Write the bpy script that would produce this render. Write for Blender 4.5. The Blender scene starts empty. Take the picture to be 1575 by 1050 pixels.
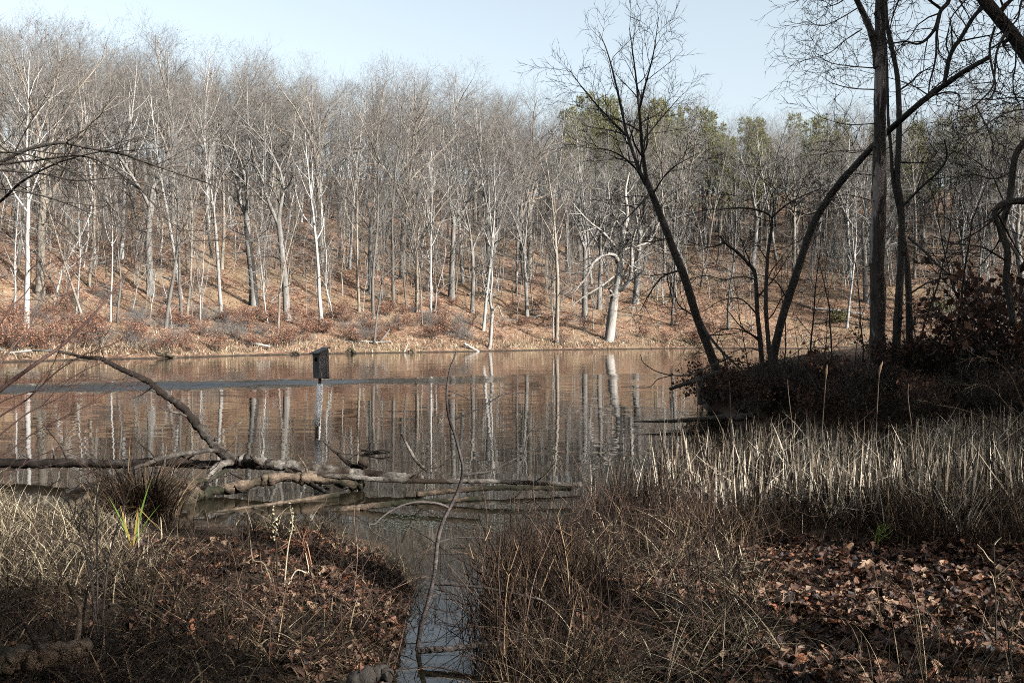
import bpy, math, random
import numpy as np
from mathutils import Vector, Matrix, Quaternion

# ------------------------------------------------------------------ camera, sky, sun, exposure
SC = bpy.context.scene
COL = SC.collection
SC.render.engine = 'CYCLES'
W0, H0, F0 = 1575.0, 1050.0, 1531.0          # photograph size, focal length in its pixels
CAM_H, HOR = 2.1, 505.0
PITCH = math.atan((HOR - H0 / 2) / F0)       # slightly down
cam = bpy.data.cameras.new('camera')
cam.sensor_width = 36.0
cam.lens = 36.0 * F0 / W0
cam.clip_end = 2000
cam.clip_start = 0.05
cam_o = bpy.data.objects.new('camera', cam)
COL.objects.link(cam_o)
cam_o.location = (0, 0, CAM_H)
cam_o.rotation_euler = (math.pi / 2 + PITCH, 0, 0)
SC.camera = cam_o

SUN_EL, SUN_AZ = 27.0, 125.0                 # azimuth clockwise from +Y
world = bpy.data.worlds.new("World")
SC.world = world
world.use_nodes = True
_n = world.node_tree.nodes
_sk = _n.new('ShaderNodeTexSky')
_sk.sky_type = 'NISHITA'
_sk.sun_disc = False
_sk.sun_elevation = math.radians(SUN_EL)
_sk.sun_rotation = math.radians(SUN_AZ)
_sk.air_density = 1.0
_sk.dust_density = 3.0
_sk.ozone_density = 0.25
_hs = _n.new('ShaderNodeHueSaturation')          # thin winter haze: a paler sky all over
_hs.inputs['Saturation'].default_value = 0.54
_hs.inputs['Hue'].default_value = 0.482
world.node_tree.links.new(_sk.outputs[0], _hs.inputs['Color'])
world.node_tree.links.new(_hs.outputs[0], _n['Background'].inputs[0])
_n['Background'].inputs[1].default_value = 0.107
sun = bpy.data.lights.new('sun', 'SUN')
sun.energy = 5.0
sun.angle = math.radians(0.5)
sun.color = (1.0, 0.98, 0.95)
sun_o = bpy.data.objects.new('sun', sun)
COL.objects.link(sun_o)
_a, _e = math.radians(SUN_AZ), math.radians(SUN_EL)
SUN_DIR = Vector((math.sin(_a) * math.cos(_e), math.cos(_a) * math.cos(_e), math.sin(_e)))
sun_o.rotation_euler = SUN_DIR.to_track_quat('Z', 'Y').to_euler()
SC.view_settings.view_transform = 'Standard'
SC.view_settings.look = 'None'
SC.view_settings.gamma = 1.0
SC.view_settings.use_curve_mapping = False
SC.view_settings.exposure = 1.34
SC.cycles.max_bounces = 5
SC.cycles.diffuse_bounces = 0
SC.cycles.glossy_bounces = 3
SC.cycles.transmission_bounces = 2
SC.cycles.transparent_max_bounces = 4
SC.cycles.use_denoising = False
SC.cycles.filter_width = 0.95

# ------------------------------------------------------------------ pixel <-> world helpers
_cp, _sp = math.cos(PITCH), math.sin(PITCH)


def ray(px, py):
    x = (px - W0 / 2) / F0
    y = -(py - H0 / 2) / F0
    return Vector((x, _cp - y * _sp, _sp + y * _cp))


def at(px, py, Y):
    d = ray(px, py)
    return Vector((0, 0, CAM_H)) + d * (Y / d.y)


def on(px, py, z=0.0):
    d = ray(px, py)
    return Vector((0, 0, CAM_H)) + d * ((z - CAM_H) / d.z)


def pxof(p):
    y, z = p[1], p[2] - CAM_H
    dz = -( -_sp * z - _cp * y)
    u = p[0] / dz
    v = (_cp * z - _sp * y) / dz
    return W0 / 2 + u * F0, H0 / 2 - v * F0


# ------------------------------------------------------------------ mesh builders
def mesh_np(name, V, quads=None, tris=None, mats=(), attrs=None, smooth=False, midx=None):
    me = bpy.data.meshes.new(name)
    V = np.asarray(V, dtype=np.float32).reshape(-1, 3)
    q = np.zeros((0, 4), np.int32) if quads is None else np.asarray(quads, np.int32).reshape(-1, 4)
    t = np.zeros((0, 3), np.int32) if tris is None else np.asarray(tris, np.int32).reshape(-1, 3)
    me.vertices.add(len(V))
    me.vertices.foreach_set('co', V.ravel())
    nl = len(q) * 4 + len(t) * 3
    me.loops.add(nl)
    me.loops.foreach_set('vertex_index', np.concatenate([q.ravel(), t.ravel()]))
    me.polygons.add(len(q) + len(t))
    ls = np.concatenate([np.arange(len(q)) * 4, len(q) * 4 + np.arange(len(t)) * 3]).astype(np.int32)
    me.polygons.foreach_set('loop_start', ls)
    if smooth:
        me.polygons.foreach_set('use_smooth', np.ones(len(q) + len(t), bool))
    if midx is not None:
        me.polygons.foreach_set('material_index', np.asarray(midx, np.int32))
    for k, v in (attrs or {}).items():
        a = me.attributes.new(k, 'FLOAT', 'POINT')
        a.data.foreach_set('value', np.asarray(v, np.float32))
    for m in mats:
        me.materials.append(m)
    me.update()
    me.validate()
    return me


class Geo:
    """collects arrays into one mesh"""

    def __init__(s):
        s.V, s.Q, s.T, s.A, s.n = [], [], [], [], 0

    def add(s, V, Q=None, T=None, A=None):
        V = np.asarray(V, np.float32).reshape(-1, 3)
        s.V.append(V)
        if Q is not None and len(Q):
            s.Q.append(np.asarray(Q, np.int64).reshape(-1, 4) + s.n)
        if T is not None and len(T):
            s.T.append(np.asarray(T, np.int64).reshape(-1, 3) + s.n)
        s.A.append(np.zeros(len(V), np.float32) if A is None else np.asarray(A, np.float32))
        s.n += len(V)
        return s

    def mesh(s, name, mat, smooth=False):
        return mesh_np(name, np.concatenate(s.V), np.concatenate(s.Q) if s.Q else None,
                       np.concatenate(s.T) if s.T else None, [mat], {'rnd': np.concatenate(s.A)}, smooth)


def tubes(geo, polys, sides=5, rough=0.0, rng=None, cap=False, seedattr=None):
    """polys: list of (pts, radii). One swept tube for each."""
    by = {}
    for P, R in polys:
        by.setdefault(len(P), []).append((P, R))
    rs = np.random.RandomState(7 if rng is None else rng)
    for n, lst in by.items():
        if n < 2:
            continue
        P = np.array([[tuple(p) for p in a[0]] for a in lst], np.float64)
        R = np.array([list(a[1]) for a in lst], np.float64)
        B = len(lst)
        T = np.empty_like(P)
        T[:, 1:-1] = P[:, 2:] - P[:, :-2]
        T[:, 0] = P[:, 1] - P[:, 0]
        T[:, -1] = P[:, -1] - P[:, -2]
        T /= np.linalg.norm(T, axis=2, keepdims=True) + 1e-9
        m = T.mean(1)
        ref = np.zeros((B, 3))
        ref[np.arange(B), np.abs(m).argmin(1)] = 1
        U = np.cross(T, ref[:, None, :])
        U /= np.linalg.norm(U, axis=2, keepdims=True) + 1e-9
        Wv = np.cross(T, U)
        ang = np.arange(sides) * 2 * math.pi / sides
        c, sn = np.cos(ang), np.sin(ang)
        RR = np.repeat(R[:, :, None], sides, 2)
        if rough > 0:
            side = rs.randn(B, 1, sides) * 0.6
            alongn = rs.randn(B, n, sides) * 0.5
            k = rs.randn(B, n, 1) * 0.5
            RR = RR * np.clip(1 + rough * (side + alongn + k), 0.45, 1.8)
        V = P[:, :, None, :] + RR[..., None] * (U[:, :, None, :] * c[None, None, :, None] + Wv[:, :, None, :] * sn[None, None, :, None])
        idx = np.arange(B * n * sides).reshape(B, n, sides)
        a = idx[:, :-1, :]
        b = np.roll(a, -1, 2)
        d = idx[:, 1:, :]
        e = np.roll(d, -1, 2)
        Q = np.stack([a, b, e, d], -1).reshape(-1, 4)
        A = np.repeat(rs.rand(B), n * sides)
        Tt = None
        if cap:
            tt = []
            for row, flip in ((idx[:, 0, :], True), (idx[:, -1, :], False)):
                for j in range(1, sides - 1):
                    tri = np.stack([row[:, 0], row[:, j], row[:, j + 1]], -1)
                    tt.append(tri[:, ::-1] if flip else tri)
            Tt = np.concatenate(tt)
        geo.add(V, Q, Tt, A)


def spline(pts, m=6):
    """Catmull-Rom through points (each a sequence of floats)"""
    P = np.array([list(p) for p in pts], float)
    if len(P) < 3:
        k = np.linspace(0, 1, m + 1)[:, None]
        return P[0] * (1 - k) + P[-1] * k
    E = np.vstack([2 * P[0] - P[1], P, 2 * P[-1] - P[-2]])
    out = []
    for i in range(1, len(E) - 2):
        t = np.linspace(0, 1, m, endpoint=False)[:, None]
        a, b, c, d = E[i - 1], E[i], E[i + 1], E[i + 2]
        out.append(0.5 * (2 * b + (c - a) * t + (2 * a - 5 * b + 4 * c - d) * t ** 2 + (3 * b - a - 3 * c + d) * t ** 3))
    out.append(P[-1:])
    return np.vstack(out)


def link(name, me, parent=None, loc=None, **props):
    o = bpy.data.objects.new(name, me)
    COL.objects.link(o)
    if parent is not None:
        o.parent = parent
    if loc is not None:
        o.location = loc
    for k, v in props.items():
        o[k] = v
    return o


def thing(name, label, cat, loc=(0, 0, 0), group=None, me=None):
    o = bpy.data.objects.new(name, me)
    COL.objects.link(o)
    o.location = loc
    o['label'] = label
    o['category'] = cat
    if group:
        o['group'] = group
    return o


def copy_tree(o, parent=None):
    c = o.copy()
    COL.objects.link(c)
    if parent is not None:
        c.parent = parent
    for ch in list(o.children):
        copy_tree(ch, c)
    return c


# ------------------------------------------------------------------ value noise
_rs = np.random.RandomState(3)
_LAT = _rs.rand(256, 256)


def vnoise(x, y):
    x = np.asarray(x, float)
    y = np.asarray(y, float)
    xi, yi = np.floor(x).astype(int), np.floor(y).astype(int)
    fx, fy = x - xi, y - yi
    fx, fy = fx * fx * (3 - 2 * fx), fy * fy * (3 - 2 * fy)
    g = lambda i, j: _LAT[i & 255, j & 255]
    return (g(xi, yi) * (1 - fx) + g(xi + 1, yi) * fx) * (1 - fy) + (g(xi, yi + 1) * (1 - fx) + g(xi + 1, yi + 1) * fx) * fy - 0.5


def sstep(a, b, x):
    t = np.clip((np.asarray(x, float) - a) / (b - a), 0, 1)
    return t * t * (3 - 2 * t)


# ------------------------------------------------------------------ lake outline and land height
def g2(px, py):
    p = on(px, py)
    return (p.x, p.y)


LAKE = [(-60, 14), g2(-400, 765), g2(0, 775), g2(150, 792), g2(300, 806), g2(420, 818), g2(520, 818), g2(598, 842),
        g2(632, 885), g2(622, 935), g2(606, 1000), g2(590, 1080), (-0.75, 4.3), (-0.65, 3.4), (-0.2, 3.3), (-0.12, 4.6),
        g2(765, 1050), g2(750, 985), g2(742, 920), g2(775, 872), g2(850, 838), g2(930, 800), g2(990, 768), g2(1020, 742),
        g2(1100, 730), g2(1300, 728), g2(1500, 722), g2(1700, 712), g2(1850, 700), g2(1800, 688), g2(1600, 683), g2(1400, 676),
        g2(1250, 668), g2(1140, 655), g2(1090, 628), g2(1072, 606), g2(1090, 592), g2(1140, 582), g2(1220, 572),
        g2(1300, 562), g2(1400, 555), (36, 72), (50, 96), (46, 112), (36, 113), g2(1250, 536), g2(1080, 535.5), g2(850, 538), g2(700, 541), g2(530, 543.5), g2(400, 546),
        g2(250, 550.5), g2(100, 554), g2(0, 557), g2(-300, 563), (-60, 45)]
LP = np.array(LAKE, float)


def sdf(X, Y):
    X = np.asarray(X, float)
    Y = np.asarray(Y, float)
    dmin = np.full(X.shape, 1e9)
    ins = np.zeros(X.shape, bool)
    n = len(LP)
    for i in range(n):
        ax, ay = LP[i]
        bx, by = LP[(i + 1) % n]
        ex, ey = bx - ax, by - ay
        t = np.clip(((X - ax) * ex + (Y - ay) * ey) / (ex * ex + ey * ey), 0, 1)
        dd = (X - ax - t * ex) ** 2 + (Y - ay - t * ey) ** 2
        dmin = np.minimum(dmin, dd)
        c = ((ay > Y) != (by > Y)) & (X < ex * (Y - ay) / (ey if ey else 1e-9) + ax)
        ins ^= c
    d = np.sqrt(dmin)
    return np.where(ins, -d, d)


def height(X, Y):
    X = np.asarray(X, float)
    Y = np.asarray(Y, float)
    d = sdf(X, Y) + 0.5 * vnoise(X * 1.1, Y * 1.1) * sstep(4, 16, Y) + 0.18 * vnoise(X * 3.1, Y * 3.1)
    dp = np.maximum(d, 0)
    wf = sstep(58, 72, Y - 0.12 * X) * 1.0
    wn = 1 - sstep(13.5, 17.5, Y)
    wb = np.clip(1 - wf - wn, 0, 1)
    near = 0.22 * (1 - np.exp(-dp / 0.45)) + 0.012 * dp
    side = np.maximum(X - 11, 0) * 0.10 * sstep(0, 4, dp) + np.maximum(-Y - 2, 0) * 0.06
    bank = 1.25 * (1 - np.exp(-dp / 2.2)) + 0.03 * dp
    s = 0.36 - 0.05 * sstep(-20, 15, X)
    hc = 46.0
    far = hc * np.tanh((s * dp + 0.25 * (1 - np.exp(-dp / 0.5))) / hc)
    far = far * (1 + 0.05 * sstep(0, 40, X))
    h = wn * (near + side) + wb * (bank + side * 0.6) + wf * far
    rough = (0.9 * vnoise(X * 0.12, Y * 0.12) * wf * sstep(3, 15, dp) * 2 + 0.35 * vnoise(X * 0.45, Y * 0.45) * sstep(0.3, 3, dp) * (wf + wb * 0.8)
             + 0.10 * vnoise(X * 1.7, Y * 1.7) * sstep(0.05, 0.8, dp) + 0.09 * vnoise(X * 4.3, Y * 4.3) * sstep(0.0, 0.5, dp))
    h = h + rough
    under = np.maximum(-1.4, 0.22 * np.minimum(d, 0)) - 0.02
    return np.where(d > 0, np.maximum(h, 0.01), under)


def hz(x, y):
    return float(height(np.array([x]), np.array([y]))[0])


# ------------------------------------------------------------------ materials
class NT:
    def __init__(s, name):
        s.m = bpy.data.materials.new(name)
        s.m.use_nodes = True
        s.t = s.m.node_tree
        s.b = s.t.nodes['Principled BSDF']

    def n(s, typ, **kw):
        nd = s.t.nodes.new(typ)
        for k, v in kw.items():
            if k.startswith('i_'):
                nd.inputs[k[2:].replace('_', ' ')].default_value = v
            else:
                setattr(nd, k, v)
        return nd

    def l(s, a, b):
        s.t.links.new(a, b)

    def coords(s, scale, kind='Object'):
        tc = s.n('ShaderNodeTexCoord')
        mp = s.n('ShaderNodeMapping')
        mp.inputs['Scale'].default_value = scale
        s.l(tc.outputs[kind], mp.inputs['Vector'])
        return mp.outputs['Vector']

    def noise(s, vec, scale=1.0, detail=4, rough=0.6, dist=0.0):
        nd = s.n('ShaderNodeTexNoise')
        nd.inputs['Scale'].default_value = scale
        nd.inputs['Detail'].default_value = detail
        nd.inputs['Roughness'].default_value = rough
        nd.inputs['Distortion'].default_value = dist
        if vec is not None:
            s.l(vec, nd.inputs['Vector'])
        return nd.outputs['Fac']

    def ramp(s, fac, stops, interp='LINEAR'):
        r = s.n('ShaderNodeValToRGB')
        r.color_ramp.interpolation = interp
        el = r.color_ramp.elements
        while len(el) < len(stops):
            el.new(0.5)
        for e, (p, c) in zip(el, stops):
            e.position = p
            e.color = (c[0], c[1], c[2], 1) if len(c) == 3 else c
        s.l(fac, r.inputs['Fac'])
        return r.outputs['Color']

    def mix(s, fac, a, b, mode='MIX'):
        m = s.n('ShaderNodeMix', data_type='RGBA', blend_type=mode)
        if isinstance(fac, (int, float)):
            m.inputs[0].default_value = fac
        else:
            s.l(fac, m.inputs[0])
        for v, i in ((a, 6), (b, 7)):
            if isinstance(v, tuple):
                m.inputs[i].default_value = (*v[:3], 1)
            else:
                s.l(v, m.inputs[i])
        return m.outputs[2]

    def math(s, op, a, b=None, clamp=False):
        m = s.n('ShaderNodeMath', operation=op, use_clamp=clamp)
        for v, i in ((a, 0), (b, 1)):
            if v is None:
                continue
            if isinstance(v, (int, float)):
                m.inputs[i].default_value = v
            else:
                s.l(v, m.inputs[i])
        return m.outputs[0]

    def attr(s, name='rnd'):
        a = s.n('ShaderNodeAttribute', attribute_name=name)
        return a.outputs['Fac']

    def objrnd(s):
        return s.n('ShaderNodeObjectInfo').outputs['Random']

    def bump(s, h, strength=0.5, dist=0.02):
        b = s.n('ShaderNodeBump')
        b.inputs['Strength'].default_value = strength
        b.inputs['Distance'].default_value = dist
        s.l(h, b.inputs['Height'])
        s.l(b.outputs['Normal'], s.b.inputs['Normal'])

    def done(s, col, rough=0.9, spec=0.2):
        if isinstance(col, tuple):
            s.b.inputs['Base Color'].default_value = (*col, 1)
        else:
            s.l(col, s.b.inputs['Base Color'])
        s.b.inputs['Roughness'].default_value = rough
        s.b.inputs['Specular IOR Level'].default_value = spec
        return s.m


def m_bark(name, dark, light, moss=None, sx=9.0, sz=1.6, bump=0.6, tint=0.25):
    k = NT(name)
    v = k.coords((sx, sx, sz))
    f = k.noise(v, 1.0, 5, 0.65, 0.6)
    c = k.ramp(f, [(0.32, dark), (0.50, tuple((a + b) / 2 for a, b in zip(dark, light))), (0.62, light)])
    big = k.noise(k.coords((0.9, 0.9, 0.35)), 1.0, 2, 0.5)
    c = k.mix(k.ramp(big, [(0.42, (0, 0, 0)), (0.62, (0.7, 0.7, 0.7))]), c, tuple(x * 1.25 for x in light))
    if moss:
        mn = k.noise(k.coords((1.3, 1.3, 0.8)), 1.3, 3, 0.6)
        c = k.mix(k.ramp(mn, [(0.56, (0, 0, 0)), (0.68, (1, 1, 1))]), c, moss)
    r = k.objrnd()
    c = k.mix(tint, c, k.ramp(r, [(0.0, tuple(x * 0.55 for x in light)), (0.5, tuple(x * 0.85 for x in light)), (1.0, tuple(min(1, x * 1.2) for x in light))]))
    k.bump(f, bump, 0.02)
    return k.done(c, 0.92, 0.15)


def m_rnd(name, stops, rough=0.85, spec=0.2, transl=0.0, noise=0.0):
    """colour per blade / leaf / twig from its own random number"""
    k = NT(name)
    c = k.ramp(k.attr(), stops)
    if noise:
        nz = k.noise(k.coords((3, 3, 3)), 2.0, 3)
        c = k.mix(noise, c, k.ramp(nz, [(0.35, tuple(x * 0.5 for x in stops[0][1])), (0.65, stops[-1][1])]))
    k.done(c, rough, spec)
    if transl:
        tr = k.n('ShaderNodeBsdfTranslucent')
        k.l(c, tr.inputs['Color'])
        mx = k.n('ShaderNodeMixShader')
        mx.inputs[0].default_value = transl
        out = k.t.nodes['Material Output']
        k.l(k.b.outputs[0], mx.inputs[1])
        k.l(tr.outputs[0], mx.inputs[2])
        k.l(mx.outputs[0], out.inputs['Surface'])
    return k.m


def m_twig(name, a, b):
    k = NT(name)
    r = k.objrnd()
    c = k.ramp(r, [(0.0, a), (1.0, b)])
    c = k.mix(0.45, c, k.ramp(k.attr(), [(0, tuple(x * 0.6 for x in a)), (1, tuple(x * 1.4 for x in b))]))
    return k.done(c, 0.85, 0.2)


M = {}
M['bark_oak'] = m_bark('bark_oak', (0.045, 0.041, 0.036), (0.21, 0.198, 0.178))
M['bark_pale'] = m_bark('bark_pale', (0.13, 0.122, 0.11), (0.33, 0.32, 0.295), sx=6, sz=2.5, bump=0.3, tint=0.45)
M['bark_dark'] = m_bark('bark_dark', (0.035, 0.031, 0.027), (0.13, 0.12, 0.105))
M['bark_tan'] = m_bark('bark_tan', (0.085, 0.07, 0.053), (0.235, 0.205, 0.165), sx=7, sz=2.0)
M['bark_bleached'] = m_bark('bark_bleached', (0.10, 0.09, 0.078), (0.30, 0.28, 0.25), sx=10, sz=1.0)
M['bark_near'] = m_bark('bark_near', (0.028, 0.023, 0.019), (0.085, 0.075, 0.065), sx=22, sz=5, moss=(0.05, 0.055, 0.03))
M['twig_grey'] = m_twig('twig_grey', (0.08, 0.074, 0.067), (0.18, 0.17, 0.155))
M['twig_red'] = m_twig('twig_red', (0.085, 0.070, 0.061), (0.155, 0.135, 0.12))
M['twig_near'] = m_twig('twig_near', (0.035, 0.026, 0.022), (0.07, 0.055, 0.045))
M['twig_purple'] = m_twig('twig_purple', (0.07, 0.04, 0.035), (0.12, 0.075, 0.06))
M['pine_needles'] = m_rnd('pine_needles', [(0, (0.05, 0.062, 0.02)), (0.6, (0.15, 0.155, 0.052)), (1, (0.27, 0.24, 0.09))], 0.6, 0.3)
M['brown_leaf'] = m_rnd('brown_leaf', [(0, (0.09, 0.035, 0.02)), (0.5, (0.225, 0.10, 0.055)), (1, (0.37, 0.215, 0.14))], 0.7, 0.25, 0.25)
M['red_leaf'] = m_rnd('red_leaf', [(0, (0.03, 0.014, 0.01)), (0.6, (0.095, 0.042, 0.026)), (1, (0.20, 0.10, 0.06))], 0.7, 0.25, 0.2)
M['litter_leaf'] = m_rnd('litter_leaf', [(0, (0.015, 0.009, 0.007)), (0.35, (0.05, 0.024, 0.016)), (0.6, (0.15, 0.068, 0.038)), (0.78, (0.13, 0.083, 0.055)), (0.95, (0.29, 0.185, 0.115)), (1, (0.24, 0.075, 0.032))], 0.6, 0.35, 0.12)
M['straw'] = m_rnd('straw', [(0, (0.03, 0.021, 0.013)), (0.45, (0.12, 0.09, 0.054)), (0.8, (0.36, 0.29, 0.19)), (1, (0.58, 0.50, 0.36))], 0.75, 0.3, 0.15)
M['reed'] = m_rnd('reed', [(0, (0.03, 0.021, 0.013)), (0.4, (0.13, 0.097, 0.064)), (0.7, (0.36, 0.295, 0.215)), (1, (0.62, 0.55, 0.44))], 0.65, 0.35, 0.12)
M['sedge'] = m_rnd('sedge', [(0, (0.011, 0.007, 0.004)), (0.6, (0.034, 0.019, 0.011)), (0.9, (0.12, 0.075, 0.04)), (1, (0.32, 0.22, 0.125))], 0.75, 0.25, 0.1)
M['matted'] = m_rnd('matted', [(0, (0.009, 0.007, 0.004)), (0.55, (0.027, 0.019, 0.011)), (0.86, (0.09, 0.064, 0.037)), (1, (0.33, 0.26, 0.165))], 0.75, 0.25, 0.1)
M['green_blade'] = m_rnd('green_blade', [(0, (0.06, 0.12, 0.02)), (0.6, (0.16, 0.24, 0.04)), (1, (0.34, 0.22, 0.06))], 0.5, 0.4, 0.2)
M['stalk_brown'] = m_rnd('stalk_brown', [(0, (0.08, 0.06, 0.045)), (1, (0.17, 0.13, 0.095))], 0.8, 0.2)
M['cattail_head'] = m_rnd('cattail_head', [(0, (0.16, 0.10, 0.06)), (1, (0.36, 0.27, 0.18))], 0.95, 0.1)
M['bud'] = m_rnd('bud', [(0, (0.40, 0.36, 0.20)), (1, (0.55, 0.50, 0.34))], 0.8, 0.2)


def m_deadwood(name, dark, light, stain, stain_amt=(0.5, 0.62)):
    k = NT(name)
    v = k.coords((7, 16, 16))
    f = k.noise(v, 1.0, 6, 0.7, 1.2)
    c = k.ramp(f, [(0.3, dark), (0.48, tuple((a + b) * 0.5 for a, b in zip(dark, light))), (0.66, light)])
    st = k.noise(k.coords((1.7, 2.2, 2.2)), 1.0, 4, 0.6, 0.8)
    c = k.mix(k.ramp(st, [(stain_amt[0], (0, 0, 0)), (stain_amt[1], (1, 1, 1))]), c, stain)
    k.bump(f, 0.9, 0.03)
    return k.done(c, 0.9, 0.2)


M['driftwood'] = m_deadwood('driftwood', (0.025, 0.02, 0.016), (0.26, 0.235, 0.20), (0.035, 0.024, 0.017), (0.43, 0.56))
M['rotten_log'] = m_deadwood('rotten_log', (0.02, 0.014, 0.01), (0.19, 0.14, 0.10), (0.022, 0.022, 0.012), (0.42, 0.55))
M['driftwood_dark'] = m_deadwood('driftwood_dark', (0.012, 0.01, 0.008), (0.15, 0.135, 0.115), (0.018, 0.013, 0.010), (0.36, 0.52))
M['sapling_bark'] = m_deadwood('sapling_bark', (0.04, 0.033, 0.028), (0.13, 0.11, 0.10), (0.035, 0.028, 0.025))

# dead standing trunk: dark flaking bark over bare pale wood
k = NT('flaking_trunk')
f = k.noise(k.coords((16, 16, 3)), 1.0, 6, 0.7, 0.8)
cb = k.ramp(f, [(0.3, (0.03, 0.024, 0.02)), (0.65, (0.12, 0.10, 0.085))])
cw = k.ramp(f, [(0.3, (0.20, 0.15, 0.12)), (0.6, (0.46, 0.38, 0.33))])
pt = k.noise(k.coords((3.2, 3.2, 0.55)), 1.0, 5, 0.62, 0.6)
c = k.mix(k.ramp(pt, [(0.52, (0, 0, 0)), (0.55, (1, 1, 1))]), cb, cw)
k.bump(pt, 0.8, 0.08)
M['flaking_trunk'] = k.done(c, 0.9, 0.15)

# ground
k = NT('forest_floor')
geo = k.n('ShaderNodeNewGeometry')
sep = k.n('ShaderNodeSeparateXYZ')
k.l(geo.outputs['Position'], sep.inputs[0])
tc = k.coords((1, 1, 1))
vor = k.n('ShaderNodeTexVoronoi')
vor.inputs['Scale'].default_value = 8.0
k.l(tc, vor.inputs['Vector'])
sepc = k.n('ShaderNodeSeparateColor')
k.l(vor.outputs['Color'], sepc.inputs[0])
leafc = k.ramp(sepc.outputs[0], [(0.0, (0.06, 0.035, 0.022)), (0.3, (0.085, 0.044, 0.027)), (0.6, (0.165, 0.09, 0.056)), (0.85, (0.25, 0.165, 0.11)), (1.0, (0.39, 0.30, 0.225))])
vor2 = k.n('ShaderNodeTexVoronoi')
vor2.inputs['Scale'].default_value = 2.1
k.l(tc, vor2.inputs['Vector'])
sepd = k.n('ShaderNodeSeparateColor')
k.l(vor2.outputs['Color'], sepd.inputs[0])
leafc2 = k.ramp(sepd.outputs[1], [(0.0, (0.04, 0.023, 0.015)), (0.5, (0.135, 0.075, 0.046)), (1.0, (0.27, 0.19, 0.13))])
leafc = k.mix(0.35, leafc, leafc2)
big = k.noise(k.coords((0.18, 0.18, 0.18)), 1.0, 4, 0.6)
leafc = k.mix(k.ramp(big, [(0.45, (0, 0, 0)), (0.65, (0.6, 0.6, 0.6))]), leafc, (0.22, 0.165, 0.10))
grn = k.noise(k.coords((0.35, 0.35, 0.35)), 1.3, 4, 0.6)
leafc = k.mix(k.ramp(grn, [(0.60, (0, 0, 0)), (0.72, (0.45, 0.45, 0.45))]), leafc, (0.12, 0.115, 0.05))
mud = k.ramp(k.noise(tc, 5.0, 5), [(0.3, (0.012, 0.010, 0.008)), (0.7, (0.045, 0.036, 0.027))])
zz = k.math('ADD', sep.outputs[2], k.math('MULTIPLY', k.math('SUBTRACT', k.noise(tc, 3.0, 3), 0.5), 0.16))
fac = k.math('DIVIDE', k.math('SUBTRACT', zz, 0.03), 0.14, clamp=True)
c = k.mix(fac, mud, leafc)
# soil under the near marsh grass is bare dark earth
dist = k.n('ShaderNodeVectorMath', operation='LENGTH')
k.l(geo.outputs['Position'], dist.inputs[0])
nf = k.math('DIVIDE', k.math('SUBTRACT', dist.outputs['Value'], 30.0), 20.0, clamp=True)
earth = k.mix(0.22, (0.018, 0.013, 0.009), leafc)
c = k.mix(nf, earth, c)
k.bump(k.noise(tc, 9.0, 5), 0.7, 0.06)
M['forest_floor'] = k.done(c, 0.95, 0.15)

# water
k = NT('lake_water')
geo = k.n('ShaderNodeNewGeometry')
sep = k.n('ShaderNodeSeparateXYZ')
k.l(geo.outputs['Position'], sep.inputs[0])
X, Y = sep.outputs[0], sep.outputs[1]
pos = geo.outputs['Position']


def wmap(sx, sy):
    mp = k.n('ShaderNodeMapping')
    mp.inputs['Scale'].default_value = (sx, sy, 1)
    k.l(pos, mp.inputs['Vector'])
    return mp.outputs['Vector']


# a puff of wind roughens one long band of the far water
wob = k.math('MULTIPLY', k.math('SUBTRACT', k.noise(wmap(0.08, 0.16), 1.0, 3), 0.5), 8.0)
wob = k.math('ADD', wob, k.math('MULTIPLY', k.math('SUBTRACT', k.noise(wmap(0.5, 0.35), 1.0, 3), 0.5), 5.0))
yy = k.math('ADD', k.math('SUBTRACT', Y, k.math('MULTIPLY', X, 0.42)), wob)
b1 = k.math('SUBTRACT', 1.0, k.math('DIVIDE', k.math('ABSOLUTE', k.math('SUBTRACT', yy, 42.0)), 4.0), clamp=True)
b1 = k.math('MULTIPLY', k.math('MULTIPLY', b1, k.math('ADD', 0.45, k.noise(wmap(0.25, 0.9), 1.0, 3))), 1.15, clamp=True)
fadex = k.math('SUBTRACT', 1.0, k.math('DIVIDE', k.math('ADD', X, 11.0), 11.0), clamp=True)
b1 = k.math('MULTIPLY', b1, k.math('ADD', k.math('MULTIPLY', fadex, 0.93), 0.07))
far = k.math('DIVIDE', k.math('SUBTRACT', yy, 36.0), 12.0, clamp=True)
near = k.math('SUBTRACT', 1.0, k.math('DIVIDE', k.math('SUBTRACT', Y, 11.0), 6.0), clamp=True)
calm = k.math('SUBTRACT', 1.0, k.math('MULTIPLY', near, 0.92))


def slope(vec, amp, detail=2):
    nd = k.n('ShaderNodeTexNoise')
    nd.inputs['Scale'].default_value = 1.0
    nd.inputs['Detail'].default_value = detail
    k.l(vec, nd.inputs['Vector'])
    v1 = k.n('ShaderNodeVectorMath', operation='SUBTRACT')
    k.l(nd.outputs['Color'], v1.inputs[0])
    v1.inputs[1].default_value = (0.5, 0.5, 0.5)
    v2 = k.n('ShaderNodeVectorMath', operation='MULTIPLY')
    k.l(v1.outputs[0], v2.inputs[0])
    v2.inputs[1].default_value = amp
    return v2.outputs[0]


def vadd(a_, b_):
    v = k.n('ShaderNodeVectorMath', operation='ADD')
    k.l(a_, v.inputs[0])
    k.l(b_, v.inputs[1])
    return v.outputs[0]


def vscale(a_, f_):
    v = k.n('ShaderNodeVectorMath', operation='SCALE')
    k.l(a_, v.inputs[0])
    k.l(f_, v.inputs['Scale'])
    return v.outputs[0]


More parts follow.
